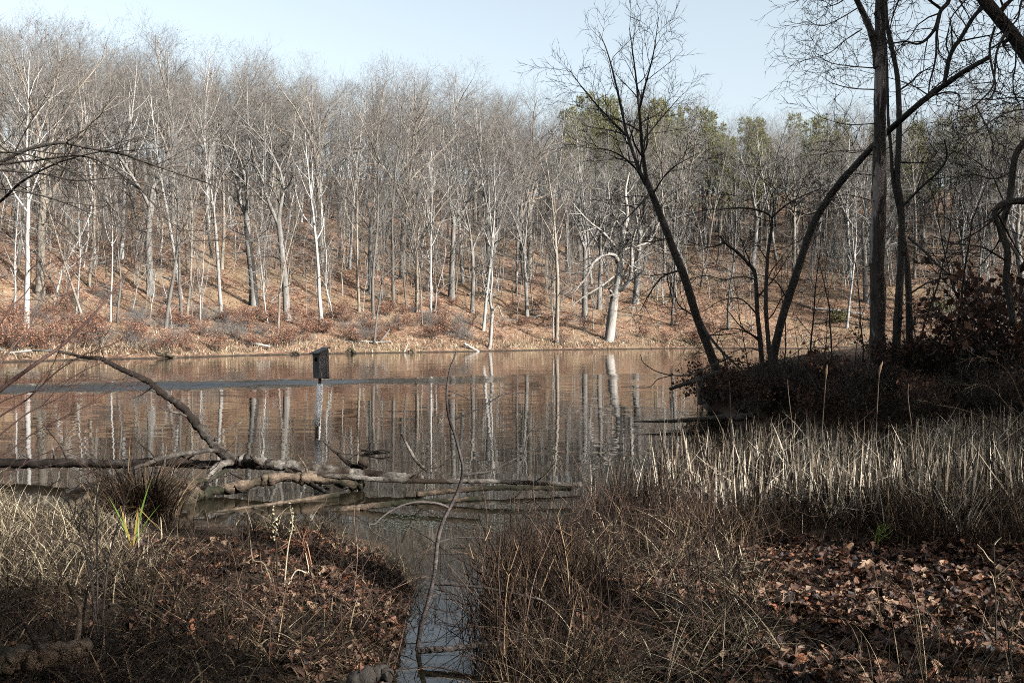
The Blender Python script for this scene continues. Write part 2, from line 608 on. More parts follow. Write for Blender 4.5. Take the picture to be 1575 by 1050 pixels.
sl = vadd(slope(wmap(0.45, 1.7), (0.008, 0.028, 0)), slope(wmap(1.6, 6.0), (0.009, 0.030, 0)))
sl = vscale(sl, calm)
fine = slope(wmap(8.0, 12.0), (0.5, 0.75, 0), 1)
famt = k.math('ADD', k.math('MULTIPLY', b1, 0.75), k.math('ADD', 0.006, k.math('MULTIPLY', far, 0.05)))
sl = vadd(sl, vscale(fine, famt))
tl = k.n('ShaderNodeCombineXYZ')
k.l(k.math('MULTIPLY', b1, -0.26), tl.inputs[1])
sl = vadd(sl, tl.outputs[0])
up = k.n('ShaderNodeVectorMath', operation='ADD')
k.l(sl, up.inputs[0])
up.inputs[1].default_value = (0, 0, 1)
nm = k.n('ShaderNodeVectorMath', operation='NORMALIZE')
k.l(up.outputs[0], nm.inputs[0])
k.l(nm.outputs[0], k.b.inputs['Normal'])
k.b.inputs['IOR'].default_value = 1.333
M['lake_water'] = k.done((0.016, 0.013, 0.008), 0.02, 0.5)

# nest box, pole
k = NT('weathered_board')
f = k.noise(k.coords((14, 14, 2)), 1.0, 3, 0.6)
c = k.ramp(f, [(0.3, (0.05, 0.047, 0.045)), (0.7, (0.17, 0.162, 0.155))])
k.bump(f, 0.25, 0.004)
M['weathered_board'] = k.done(c, 0.8, 0.3)
k = NT('rusty_pole')
f = k.noise(k.coords((20, 20, 6)), 1.0, 4)
M['rusty_pole'] = k.done(k.ramp(f, [(0.35, (0.02, 0.014, 0.012)), (0.65, (0.06, 0.04, 0.03))]), 0.7, 0.4)
k = NT('white_sleeve')
f = k.noise(k.coords((8, 8, 3)), 1.0, 5)
M['white_sleeve'] = k.done(k.ramp(f, [(0.3, (0.78, 0.78, 0.77)), (0.6, (0.88, 0.88, 0.88))]), 0.45, 0.5)
M['hole_dark'] = NT('hole_dark').done((0.008, 0.007, 0.006), 0.95, 0.05)
k = NT('duckweed')
f = k.noise(k.coords((9, 9, 9)), 1.0, 4)
M['duckweed'] = k.done(k.ramp(f, [(0.3, (0.05, 0.06, 0.045)), (0.7, (0.13, 0.15, 0.12))]), 0.7, 0.3)

# ------------------------------------------------------------------ the ground and the lake
az = np.concatenate([np.arange(-180, -36, 2.4), np.arange(-36, 36, 0.26), np.arange(36, 180, 2.4)])
rr = np.geomspace(1.2, 480, 300)
A_, R_ = np.meshgrid(np.radians(az), rr)
GX, GY = np.sin(A_) * R_, np.cos(A_) * R_
GZ = height(GX, GY)
nr, na = GX.shape
idx = np.arange(nr * na).reshape(nr, na)
a = idx[:-1]
b = np.roll(a, -1, 1)
d = idx[1:]
e = np.roll(d, -1, 1)
Q = np.stack([a, b, e, d], -1).reshape(-1, 4)
V = np.stack([GX, GY, GZ], -1).reshape(-1, 3)
V = np.vstack([V, [[0, 0, hz(0.01, 0.01)]]])
Tc = np.stack([idx[0], np.full(na, nr * na), np.roll(idx[0], -1)], -1)
ground = link('ground', mesh_np('ground', V, Q, Tc, [M['forest_floor']], smooth=True), kind='structure')
ground['label'] = 'leaf-strewn ground from the near marsh round to the wooded far hillside'
wv = [(-70, -2, 0), (80, -2, 0), (80, 125, 0), (-70, 125, 0)]
lake = link('lake', mesh_np('lake', wv, [[0, 1, 2, 3]], None, [M['lake_water']]), kind='structure')
lake['label'] = 'still brown lake reflecting the pale trunks with one band of wind ripple'


# ------------------------------------------------------------------ tree growing
def walk(rng, p, d, L, n, wob, trop):
    pts = [p.copy()]
    st = L / n
    for i in range(n):
        d = Vector((d.x + rng.gauss(0, wob), d.y + rng.gauss(0, wob), d.z + rng.gauss(0, wob) + trop)).normalized()
        p = p + d * st
        pts.append(p.copy())
    return pts


def perp(d, ang):
    u = d.orthogonal().normalized()
    return Quaternion(d, ang) @ u


def sprout(rng, pts, rad, lev, cfg, out, rmin=0.0065):
    """children along a branch; cfg[lev] = (count, t0, angle, len, ratio falloff, seg, wob, trop, rscale)"""
    if lev >= len(cfg):
        return
    cnt, t0, ang, ln, fall, seg, wob, trop, rs = cfg[lev]
    n = len(pts) - 1
    cnt = max(1, int(round(cnt * rng.uniform(0.8, 1.2)))) if cnt >= 1 else (1 if rng.random() < cnt else 0)
    phase = rng.uniform(0, 6.28)
    for j in range(cnt):
        t = t0 + (1 - t0) * (j + rng.random()) / cnt
        x = min(t * n, n - 1e-3)
        i = int(x)
        fr = x - i
        p = pts[i].lerp(pts[i + 1], fr)
        d = (pts[i + 1] - pts[i]).normalized()
        r = rad[i] * (1 - fr) + rad[i + 1] * fr
        a = math.radians(ang * rng.uniform(0.65, 1.3))
        q = perp(d, phase + j * 2.4 + rng.uniform(-0.5, 0.5))
        cd = d * math.cos(a) + q * math.sin(a)
        L = ln * (1 - fall * (t - t0) / (1 - t0 + 1e-6)) * rng.uniform(0.6, 1.2)
        cr = max(rmin, min(r * rs, r * 0.85))
        cp = walk(rng, p, cd, L, seg, wob, trop)
        crad = [cr * (1 - 0.75 * s / seg) for s in range(seg + 1)]
        out.setdefault(lev, []).append((cp, crad))
        sprout(rng, cp, crad, lev + 1, cfg, out, rmin)


def leafquads(geo, rng, pts, size, jitter=0.1):
    rs = np.random.RandomState(rng.randrange(1 << 30))
    P = np.array([tuple(p) for p in pts]) + rs.randn(len(pts), 3) * jitter
    u = rs.randn(len(P), 3)
    u /= np.linalg.norm(u, axis=1, keepdims=True)
    w = np.cross(u, rs.randn(len(P), 3))
    w /= np.linalg.norm(w, axis=1, keepdims=True)
    s = size * rs.uniform(0.6, 1.3, (len(P), 1))
    n = np.cross(u, w)
    V = np.stack([P, P + (u * 0.5 + w * 0.32 + n * .1) * s, P + u * s, P + (u * 0.5 - w * 0.32 + n * .1) * s], 1)
    geo.add(V, np.arange(len(P) * 4).reshape(-1, 4), None, np.repeat(rs.rand(len(P)), 4))


def make_tree(kind, seed):
    """returns (trunk_mesh, crown_mesh, height, radius)"""
    rng = random.Random(seed)
    trunk, crown = [], []
    leaves = []
    if kind == 'oak':
        H, r = 20.5, 0.30
        fork = H * rng.uniform(0.34, 0.46)
        tp = walk(rng, Vector((0, 0, -0.5)), Vector((0, 0, 1)), fork + 0.5, 7, 0.035, 0.05)
        tr = [r * 1.45, r * 1.08] + [r * (1 - 0.25 * i / 6) for i in range(1, 7)]
        trunk.append((tp, tr))
        out = {}
        nl = rng.choice([3, 4, 4, 5])
        ph = rng.uniform(0, 6)
        for j in range(nl):
            a = math.radians(rng.uniform(12, 38) if j else 8)
            q = perp(Vector((0, 0, 1)), ph + j * 6.28 / nl + rng.uniform(-.4, .4))
            d = Vector((0, 0, 1)) * math.cos(a) + q * math.sin(a)
            L = (H - fork) * rng.uniform(0.72, 0.95)
            st = tp[-1] - Vector((0, 0, rng.uniform(0, 1.6) if j else 0))
            lp = walk(rng, st, d, L, 8, 0.13, 0.05)
            lr = [r * rng.uniform(0.5, 0.62) * (1 - 0.86 * i / 8) for i in range(9)]
            trunk.append((lp, lr))
            sprout(rng, lp, lr, 0, [(10, .12, 44, 5.0, .5, 6, .15, .06, .62), (6, .15, 42, 2.4, .4, 4, .16, .06, .64), (4, .15, 38, 1.3, .3, 3, .14, .05, .7), (2, .1, 36, .7, .3, 2, .12, .03, .8)], out)
        o2 = {}
        sprout(rng, tp, tr, 0, [(6, .45, 75, 3.6, .2, 6, .16, .03, .28), (7, .2, 45, 1.5, .4, 4, .15, .03, .5), (5, .2, 40, .8, .3, 2, .13, .02, .6)], o2)
        trunk += out.get(0, [])
        crown += out.get(1, []) + out.get(2, []) + out.get(3, []) + o2.get(0, []) + o2.get(1, []) + o2.get(2, [])
        leaves = [p[0][-1] for p in out.get(3, [])]
    elif kind == 'maple':
        H, r = 19.0, 0.165
        tp = walk(rng, Vector((0, 0, -0.5)), Vector((rng.gauss(0, .04), rng.gauss(0, .04), 1)), H, 14, 0.036, 0.05)
        tr = [r * 1.35] + [r * (1 - 0.9 * i / 14) for i in range(14)]
        trunk.append((tp, tr))
        out = {}
        sprout(rng, tp, tr, 0, [(15, .42, 34, 5.2, .6, 7, .10, .10, .66), (6, .15, 36, 2.2, .4, 4, .12, .08, .64), (4, .15, 34, 1.2, .3, 3, .12, .05, .7), (2, .1, 34, .6, .3, 2, .1, .03, .8)], out)
        o2 = {}
        sprout(rng, tp[:8], tr[:8], 0, [(7, .3, 65, 2.2, .2, 5, .14, .03, .3), (5, .2, 42, .9, .4, 3, .14, .02, .5), (3, .2, 40, .5, .4, 2, .14, .02, .5)], o2)
        trunk += out.get(0, [])
        crown += out.get(1, []) + out.get(2, []) + out.get(3, []) + o2.get(0, []) + o2.get(1, []) + o2.get(2, [])
        leaves = [p[0][-1] for p in out.get(3, [])]
    elif kind == 'pole':
        H, r = 10.5, 0.085
        tp = walk(rng, Vector((0, 0, -0.4)), Vector((rng.gauss(0, .07), rng.gauss(0, .07), 1)), H, 12, 0.075, 0.06)
        tr = [r * 1.3] + [r * (1 - 0.88 * i / 12) for i in range(12)]
        trunk.append((tp, tr))
        out = {}
        sprout(rng, tp, tr, 0, [(13, .26, 55, 2.8, .55, 6, .14, .05, .5), (7, .15, 42, 1.2, .4, 4, .14, .04, .55), (4, .15, 40, .65, .3, 2, .14, .03, .6)], out)
        trunk += out.get(0, [])
        crown += out.get(1, []) + out.get(2, [])
        leaves = [p[0][-1] for p in out.get(2, [])]
    g = Geo()
    tubes(g, trunk[:1], 8, 0.05, seed)
    tubes(g, trunk[1:], 5, 0.04, seed)
    g2_ = Geo()
    tubes(g2_, crown, 3, 0, seed)
    bm = {'oak': 'bark_oak', 'maple': 'bark_pale', 'pole': 'bark_pale'}[kind]
    if seed in (22, 24, 33):
        bm = 'bark_dark'
    if seed in (13, 27, 34):
        bm = 'bark_tan'
    tm = {'oak': 'twig_grey', 'maple': 'twig_red' if seed % 2 else 'twig_grey', 'pole': 'twig_grey'}[kind]
    lm = None
    if seed % 3 == 0 or kind == 'oak':
        gl = Geo()
        leafquads(gl, rng, rng.sample(leaves, min(len(leaves), 60)), 0.13)
        lm = gl.mesh(kind + '_leaves', M['brown_leaf'])
    return g.mesh(kind + '_trunk', M[bm], True), g2_.mesh(kind + '_crown', M[tm]), lm


def make_pine(seed):
    rng = random.Random(seed)
    H, r = 21.0, 0.24
    tp = walk(rng, Vector((0, 0, -0.5)), Vector((0, 0, 1)), H, 12, 0.02, 0.05)
    tr = [r * 1.2] + [r * (1 - 0.92 * i / 12) for i in range(12)]
    out = {}
    sprout(rng, tp, tr, 0, [(46, .42, 78, 3.7, .72, 6, .08, .05, .3), (8, .25, 45, 1.2, .4, 3, .1, .06, .5)], out)
    g = Geo()
    tubes(g, [(tp, tr)], 7, 0.04, seed)
    tubes(g, out.get(0, []), 4)
    # needle tufts at every twig end
    gn = Geo()
    tips = []
    for pts, _r in out.get(1, []):
        tips += [pts[-1], pts[-2]]
    for pts, _r in out.get(0, []):
        tips += [pts[-1]]
    rs = np.random.RandomState(seed)
    P = np.repeat(np.array([tuple(p) for p in tips]), 9, 0)
    D = rs.randn(len(P), 3) + np.array([0, 0, 0.9])
    D /= np.linalg.norm(D, axis=1, keepdims=True)
    Wd = np.cross(D, rs.randn(len(P), 3))
    Wd /= np.linalg.norm(Wd, axis=1, keepdims=True)
    L = rs.uniform(0.28, 0.55, (len(P), 1))
    V = np.stack([P - Wd * 0.035, P + Wd * 0.035, P + D * L], 1)
    gn.add(V, None, np.arange(len(P) * 3).reshape(-1, 3), np.repeat(np.clip(rs.rand(len(P)) * .6 + np.repeat(rs.rand(len(tips)), 9) * .4, 0, 1), 3))
    tubes(g, out.get(1, []), 3)
    return g.mesh('pine_trunk', M['bark_oak'], True), gn.mesh('pine_crown', M['pine_needles']), None


VAR = {'oak': [make_tree('oak', s) for s in (11, 12, 13, 14)],
       'maple': [make_tree('maple', s) for s in (21, 22, 23, 24, 27)],
       'pole': [make_tree('pole', s) for s in (31, 32, 33, 34, 36)],
       'pine': [make_pine(s) for s in (41, 42)]}
PROTO = {}
for kd, nm in (('oak', 'oak_tree'), ('maple', 'slender_tree'), ('pole', 'understory_tree'), ('pine', 'pine_tree')):
    PROTO[kd] = nm


def put_tree(kd, var, x, y, rz, sc, lean=(0, 0), label='', group=None, girth=1.0):
    tm, cm, lm = VAR[kd][var % len(VAR[kd])]
    o = thing(PROTO[kd], label, 'pine tree' if kd == 'pine' else 'tree', (x, y, hz(x, y)), group)
    o.rotation_euler = (lean[0], lean[1], rz)
    o.scale = (sc * girth, sc * girth, sc)
    link('trunk', tm, o)
    link('crown', cm, o)
    if lm is not None:
        link('leaves', lm, o)
    return o


# ------------------------------------------------------------------ the far hillside: trees that single themselves out
def far_hit(px, py):
    """where the pixel's ray meets the land beyond the lake"""
    d = ray(px, py)
    ts = np.linspace(55, 190, 700)
    X, Y, Z = d.x / d.y * ts, ts, CAM_H + d.z / d.y * ts
    h = height(X, Y)
    hit = np.where((h > Z) & (h > 0.02))[0]
    i = hit[0] if len(hit) else -1
    return X[i], Y[i]


rng = random.Random(5)
TAKEN = []
front = [
    # px, py of foot, kind, variant, scale, girth, lean deg (right +), label
    (62, 452, 'oak', 2, 1.12, 1.0, 0, 'broad round-crowned oak high behind the straight white trunk at far left'),
    (232, 455, 'oak', 3, 1.12, 1.0, 0, 'broad-crowned oak uphill of the stout leaning pale trunk'),
    (40, 505, 'maple', 0, 1.02, 1.15, 0, 'straight white trunk nearest the left end of the far shore'),
    (20, 490, 'pole', 1, .95, 1, -7, 'thin pale tree leaning left beside the straight white trunk at far left'),
    (80, 480, 'pole', 0, 1.0, 1.1, -14, 'first slanting pale tree right of the white trunk at far left'),
    (97, 472, 'pole', 2, .9, 1, -12, 'thinner slanting pale tree beside another above the leaf bank at far left'),
    (127, 490, 'pole', 3, 1.1, 1.15, -13, 'longest slanting pale tree above the left end of the far bank'),
    (118, 483, 'pole', 4, 1.0, .9, -12, 'slim slanting tree tucked behind the longest slanting trunk'),
    (170, 496, 'maple', 2, .62, .8, 0, 'thin upright tree left of the wiggly pale stem on the far bank'),
    (181, 497, 'pole', 2, 1.05, 1.05, 3, 'wiggly pale thin tree behind the arching driftwood tip'),
    (230, 490, 'pole', 4, .75, .8, 0, 'short thin pale tree left of the broken-looking wide trunk'),
    (254, 503, 'maple', 1, .72, 1.35, -4, 'stout pale trunk leaning left over the bleached shrubs on the bank'),
    (279, 496, 'maple', 3, .8, 1.1, -5, 'left stem of the pale V pair on the far bank'),
    (287, 494, 'maple', 4, .8, 1.0, 6, 'right stem of the pale V pair on the far bank'),
    (308, 500, 'pole', 0, .8, .8, 0, 'thin upright tree just right of the pale V pair'),
    (340, 484, 'maple', 0, .95, 1.1, 1, 'pale medium tree left of the big forked oak'),
    (393, 471, 'oak', 0, 1.14, 1.0, 0, 'big forked oak with a long bare trunk above the far bank'),
    (413, 497, 'pole', 1, .85, .9, 0, 'thin tree standing between the two big oaks'),
    (425, 516, 'pole', 3, 1.15, 1.15, 2, 'pale thin tree rooted lowest between the two big oaks'),
    (442, 492, 'oak', 1, 1.1, .95, 0, 'big round-crowned oak left of the nest box across the lake'),
    (495, 496, 'maple', 2, .92, 1.15, 0, 'pale tree rising right above the nest box'),
    (511, 488, 'pole', 4, 1.0, .9, 0, 'slim tree close to the right of the pale tree above the nest box'),
    (553, 480, 'maple', 4, .9, .9, 2, 'slightly curved pale tree second right of the nest box'),
    (575, 529, 'maple', 1, .66, .85, 0, 'slim grey tree standing at the very water edge right of the nest box'),
    (605, 475, 'maple', 3, 1.05, 1.0, 0, 'straight grey tree above the dense rust-brown shrubs'),
    (624, 476, 'pole', 2, 1.2, .85, 0, 'thin pole tree between two straight grey trunks above rust-brown shrubs'),
    (642, 482, 'oak', 2, .86, .75, 0, 'dark straight trunk uphill of the rust-brown shrubs'),
    (650, 500, 'pole', 3, .9, .9, 3, 'thin pale tree leaning right below the dark straight trunk'),
    (663, 493, 'maple', 0, .9, .8, 1, 'dark slim tree right of the dark straight trunk'),
    (726, 482, 'oak', 3, .95, .78, 0, 'grey oak with a mossy dark foot on the middle of the slope'),
    (743, 507, 'maple', 2, .96, 1.0, 1, 'straight dark grey tree behind the bleached leaning snag'),
    (811, 486, 'oak', 0, .92, .72, 2, 'tall grey tree with slim twin stems close to its right'),
    (820, 482, 'pole', 0, 1.15, .8, 2, 'slim twin stem nearest the tall grey tree on the slope'),
    (857, 527, 'maple', 4, 1.02, 1.25, 1, 'grey tree at the bank edge left of the stout gnarled tree'),
    (850, 524, 'pole', 1, .9, .75, 0, 'thin stem pressed against the grey tree at the bank edge'),
    (1033, 502, 'maple', 3, .9, 1.1, 0, 'grey tree on the bank seen just left of the leaning dark trunk'),
    (1120, 506, 'maple', 1, .95, 1, 0, 'grey tree on the far bank just right of the leaning dark trunk'),
    (1302, 505, 'maple', 2, .9, 1.1, 0, 'grey tree on the far bank framed between arching stem and dead trunk'),
    (1487, 468, 'oak', 1, .95, .8, 0, 'straight dark tree in the sunlit clearing beyond the right bank'),
]
for px, py, kd, v, sc, gi, ln, lb in front:
    x, y = far_hit(px, py)
    TAKEN.append((x, y))
    put_tree(kd, v, x, y, rng.uniform(0, 6.28), sc, (0, math.radians(ln)), lb, None, gi)

# stout gnarled tree
gx, gy = far_hit(938, 523)
TAKEN.append((gx, gy))


def px_poly(pts, Y):
    """pixel polyline at depth Y (Y may be a list) -> world points"""
    ys = Y if isinstance(Y, (list, tuple)) else [Y] * len(pts)
    return [tuple(at(p[0], p[1], yy)) for p, yy in zip(pts, ys)]


def limb(pts, Y, w0, w1, m=5, wob=0.0, rng=None, pw=1.0, zoff=None):
    """pixel polyline + pixel widths -> smooth world polyline with radii"""
    P = spline(px_poly(pts, Y), m)
    n = len(P)
    dep = P[:, 1]
    t = np.linspace(0, 1, n) ** pw
    R = (w0 * (1 - t) + w1 * t) / 2 * dep / F0
    if wob and rng is not None:
        rs = np.random.RandomState(rng.randrange(1 << 30))
        P = P + rs.randn(n, 3) * wob * R[:, None]
    return [Vector(p) for p in P], list(R)


def tree_obj(name, label, cat, base, parts, group=None):
    """parts: list of (part name, Geo, material, smooth) in world coordinates -> thing at base"""
    o = thing(name, label, cat, base, group)
    for pn, g, mat, sm in parts:
        if not g.V:
            continue
        me = g.mesh(pn, mat, sm)
        me.transform(Matrix.Translation(-Vector(base)))
        link(pn, me, o)
    return o


def gnarled():
    r = random.Random(77)
    gz = hz(gx, gy)
    dY = gy
    trunk = [limb([(934, 534), (937, 524), (940, 500), (945, 460), (952, 430), (955, 395), (958, 360), (965, 330), (962, 295), (968, 265)], dY, 16, 1.6, 4, pw=1.5)]
    trunk[0][1][0:4] = [v * k_ for v, k_ in zip(trunk[0][1][0:4], (1.9, 1.6, 1.25, 1.08))]
    L = [limb([(947, 448), (962, 440), (970, 425), (972, 400), (972, 375), (980, 345)], [dY, dY - .5, dY - .8, dY - 1, dY - 1, dY - 1.3], 9, 3),
         limb([(953, 405), (945, 393), (930, 392), (912, 405), (905, 420), (890, 440), (868, 452)], [dY, dY - .5, dY - 1, dY - 1.5, dY - 2, dY - 2, dY - 2.2], 7, 2.0),
         limb([(950, 420), (925, 440), (900, 455), (880, 470)], [dY, dY - 1, dY - 1.6, dY - 2], 3, 1.5),
         limb([(957, 385), (975, 380), (1000, 370), (1015, 340)], [dY, dY + .6, dY + 1, dY + 1.4], 5, 2),
         limb([(956, 390), (930, 360), (905, 340), (885, 318)], [dY, dY, dY - .5, dY - .7], 5, 2),
         limb([(960, 360), (940, 320), (935, 280)], [dY, dY + 1, dY + 2], 4, 2),
         limb([(975, 410), (985, 415), (1000, 420), (1007, 445)], [dY - 1, dY - 1.4, dY - 1.6, dY - 2], 2.5, 1)]
    out = {}
    for pts, rad in L + trunk:
        sprout(r, pts, rad, 0, [(9, .2, 55, 3.4, .35, 6, .17, .02, .5), (8, .15, 45, 1.4, .4, 4, .16, .02, .55), (5, .15, 40, .7, .3, 3, .14, .02, .7)], out)
    g = Geo()
    tubes(g, trunk, 10, .05, 3)
    tubes(g, L, 6, .05, 4)
    tubes(g, out.get(0, []), 4)
    c_ = Geo()
    tubes(c_, out.get(1, []) + out.get(2, []), 3)
    tree_obj('gnarled_tree', 'stout gnarled pale tree with flared foot and crooked low limbs at the far water edge', 'tree', (gx, gy, gz), [('trunk', g, M['bark_bleached'], True), ('crown', c_, M['twig_grey'], False)])
    # bleached snag leaning at the waterline
    sx, sy = far_hit(753, 538)
    TAKEN.append((sx, sy))
    t = [limb([(751, 541), (754, 530), (756, 500), (757, 480), (754, 460), (757, 430), (756, 400), (762, 350)], sy, 7, 1.5)]
    b_ = [limb([(756, 485), (765, 470), (772, 485), (777, 492)], sy - .4, 2.5, 1), limb([(755, 470), (745, 440), (742, 420)], sy, 2, .8)]
    out = {}
    for pts, rad in t + b_:
        sprout(r, pts, rad, 0, [(8, .4, 50, 1.6, .3, 4, .15, .02, .5), (4, .2, 45, .7, .3, 3, .15, .0, .6)], out)
    g = Geo()
    tubes(g, t, 7, .06, 3)
    tubes(g, b_, 5)
    c_ = Geo()
    tubes(c_, out.get(0, []) + out.get(1, []), 3)
    tree_obj('dead_snag', 'bleached crooked snag at the far waterline, whitest stem in the middle of the bank', 'dead tree', (sx, sy, hz(sx, sy)), [('trunk', g, M['bark_bleached'], True), ('crown', c_, M['bark_bleached'], False)])


gnarled()

# ------------------------------------------------------------------ the crowd of trees on the slope
ZONES = [(150, 'above the shore\'s left end'), (330, 'behind the arching driftwood branch'), (470, 'near the two big oaks'),
         (600, 'uphill of the nest box'), (780, 'above the rust-brown shrubs'), (1000, 'around the stout gnarled tree'),
         (1200, 'behind the leaning dark trunk'), (1340, 'behind the arching dark stem'), (9999, 'beyond the dead flaking trunk')]


def zone(px):
    for a_, n_ in ZONES:
        if px < a_:
            return n_


KW = {'oak': 'spreading tree', 'maple': 'slim tree', 'pole': 'thin pale tree', 'pine': 'dark green pine'}
CROWD = {}


def ordinals():
    for lb_, lst in CROWD.items():
        lst.sort(key=lambda e_: e_[0])
        n_ = len(lst)
        if n_ == 1:
            continue
        for i_, (p_, o_) in enumerate(lst):
            if i_ == 0:
                w_ = 'leftmost'
            elif i_ == n_ - 1:
                w_ = 'rightmost'
            elif i_ <= 5 and i_ <= n_ // 2:
                w_ = ('second', 'third', 'fourth', 'fifth', 'sixth')[i_ - 1] + ' from left'
            elif n_ - 1 - i_ <= 5:
                w_ = ('second', 'third', 'fourth', 'fifth', 'sixth')[n_ - 2 - i_] + ' from right'
            else:
                w_ = 'one'
            o_['label'] = ('%s amid the %s' if w_ == 'one' else '%s of the %s') % (w_, lb_.replace('tree', 'trees', 1).replace('shrub', 'shrubs', 1).replace('pine', 'pines', 1))


rng = random.Random(21)
quota = {'oak': 62, 'maple': 86, 'pole': 100}
tries = 0
cnt = {k_: 0 for k_ in quota}
TA = list(TAKEN)
while sum(cnt.values()) < sum(quota.values()) and tries < 60000:
    tries += 1
    kd = rng.choice([q for q in quota if cnt[q] < quota[q]])
    ax = rng.uniform(-0.56, 0.60)
    y = rng.uniform(66, 165)
    x = ax * y
    dd = float(sdf(np.array([x]), np.array([y]))[0])
    if dd < (6 if kd == 'oak' else 3) or dd > 62 or y < 62:
        continue
    if dd < 18 and rng.random() < 0.45:
        continue
    if y < 118 and x > 22 and y < 100:
        continue
    mind = {'oak': 4.2, 'maple': 2.6, 'pole': 1.9}[kd]
    if any((x - p) ** 2 + (y - q) ** 2 < mind * mind for p, q in TA):
        continue
    TA.append((x, y))
    cnt[kd] += 1
    sc = rng.uniform(.92, 1.16) * (1.0 - 0.04 * (x < -18) + 0.08 * (x > -14)) if kd != 'pole' else rng.uniform(.7, 1.25)
    z_ = hz(x, y)
    px, py = pxof((x, y, z_))
    band = 'low down' if dd < 14 else ('lower-slope' if dd < 24 else ('mid-slope' if dd < 36 else ('upper-slope' if dd < 48 else 'on the crest')))
    lb = '%s %s %s' % (KW[kd], band, zone(px))
    o_ = put_tree(kd, rng.randrange(9), x, y, rng.uniform(0, 6.28), sc, (rng.gauss(0, .03), rng.gauss(0, .05 if kd != 'pole' else .09)), lb,
                  'bare trees on the far hillside', rng.uniform(.85, 1.2))
    CROWD.setdefault(lb, []).append((px, o_))
# pines on the back of the hill, right half
npine = 0
tries = 0
PN = []
while npine < 66 and tries < 4000:
    tries += 1
    y = rng.uniform(122, 195)
    px = rng.choice([rng.uniform(880, 1180), rng.uniform(900, 1560)])
    x = (px - 787) / F0 * y
    dd = float(sdf(np.array([x]), np.array([y]))[0])
    if dd < 40 or dd > 85 or any((x - p) ** 2 + (y - q) ** 2 < 6 for p, q in PN):
        continue
    PN.append((x, y))
    npine += 1
    lb = 'dark green pine %s' % zone(px)
    CROWD.setdefault(lb, []).append((px, put_tree('pine', npine, x, y, rng.uniform(0, 6.28), rng.uniform(.72, 1.12) * (1 if px < 1120 else .88), (0, rng.gauss(0, .02)), lb, 'pines on the hill crest')))


# ------------------------------------------------------------------ stuff built with geometry nodes
def gn_stuff(name, label, pts, rots, scls, idxs, sources):
    src = bpy.data.collections.new(name + '_kinds')
    for i, ms in enumerate(sources):
        V_, F_, = [], []
        bm_objs = []
        g = None
        # join the parts of the kind into one mesh
        me = join_meshes('%s_kind' % name, ms)
        o = bpy.data.objects.new('%s_kind_%02d' % (name, i), me)
        src.objects.link(o)
    me = bpy.data.meshes.new(name)
    me.vertices.add(len(pts))
    me.vertices.foreach_set('co', np.asarray(pts, np.float32).ravel())
    for an, tp, dat in (('rot', 'FLOAT_VECTOR', rots), ('scl', 'FLOAT', scls), ('kid', 'INT', idxs)):
        a_ = me.attributes.new(an, tp, 'POINT')
        a_.data.foreach_set('vector' if tp == 'FLOAT_VECTOR' else 'value', np.asarray(dat, np.float32 if tp != 'INT' else np.int32).ravel())
    o = link(name, me, kind='stuff', label=label)
    ng = bpy.data.node_groups.new(name, 'GeometryNodeTree')
    ng.interface.new_socket('Geometry', in_out='INPUT', socket_type='NodeSocketGeometry')
    ng.interface.new_socket('Geometry', in_out='OUTPUT', socket_type='NodeSocketGeometry')
    gi, go = ng.nodes.new('NodeGroupInput'), ng.nodes.new('NodeGroupOutput')
    ip = ng.nodes.new('GeometryNodeInstanceOnPoints')
    ci = ng.nodes.new('GeometryNodeCollectionInfo')
    ci.inputs['Collection'].default_value = src
    ci.inputs['Separate Children'].default_value = True
    ci.inputs['Reset Children'].default_value = True
    ip.inputs['Pick Instance'].default_value = True

    def na_(nm, dt):
        nd = ng.nodes.new('GeometryNodeInputNamedAttribute')
        nd.data_type = dt
        nd.inputs['Name'].default_value = nm
        return nd.outputs['Attribute']

    L = ng.links.new
    L(gi.outputs[0], ip.inputs['Points'])
    L(ci.outputs[0], ip.inputs['Instance'])
    L(na_('kid', 'INT'), ip.inputs['Instance Index'])
    e2r = ng.nodes.new('FunctionNodeEulerToRotation')
    L(na_('rot', 'FLOAT_VECTOR'), e2r.inputs[0])
    L(e2r.outputs[0], ip.inputs['Rotation'])
    L(na_('scl', 'FLOAT'), ip.inputs['Scale'])
    L(ip.outputs[0], go.inputs[0])
    md = o.modifiers.new('scatter', 'NODES')
    md.node_group = ng
    return o


def join_meshes(name, ms):
    Vs, Qs, Ts, As, mi, mats, n = [], [], [], [], [], [], 0
    qm, tm = [], []
    for k_, me in enumerate([m_ for m_ in ms if m_ is not None]):
        nv = len(me.vertices)
        co = np.empty(nv * 3, np.float32)
        me.vertices.foreach_get('co', co)
        Vs.append(co.reshape(-1, 3))
        at_ = np.zeros(nv, np.float32)
        me.attributes['rnd'].data.foreach_get('value', at_)
        As.append(at_)
        nl = len(me.loops)
        vi = np.empty(nl, np.int32)
        me.loops.foreach_get('vertex_index', vi)
        lt = np.empty(len(me.polygons), np.int32)
        me.polygons.foreach_get('loop_total', lt)
        lstart = np.empty(len(me.polygons), np.int32)
        me.polygons.foreach_get('loop_start', lstart)
        q = lstart[lt == 4]
        t_ = lstart[lt == 3]
        if len(q):
            Qs.append(vi[q[:, None] + np.arange(4)] + n)
            qm.append(np.full(len(q), k_))
        if len(t_):
            Ts.append(vi[t_[:, None] + np.arange(3)] + n)
            tm.append(np.full(len(t_), k_))
        mats.append(me.materials[0])
        n += nv
    return mesh_np(name, np.concatenate(Vs), np.concatenate(Qs) if Qs else None, np.concatenate(Ts) if Ts else None, mats,
                   {'rnd': np.concatenate(As)}, False, np.concatenate(qm + tm))


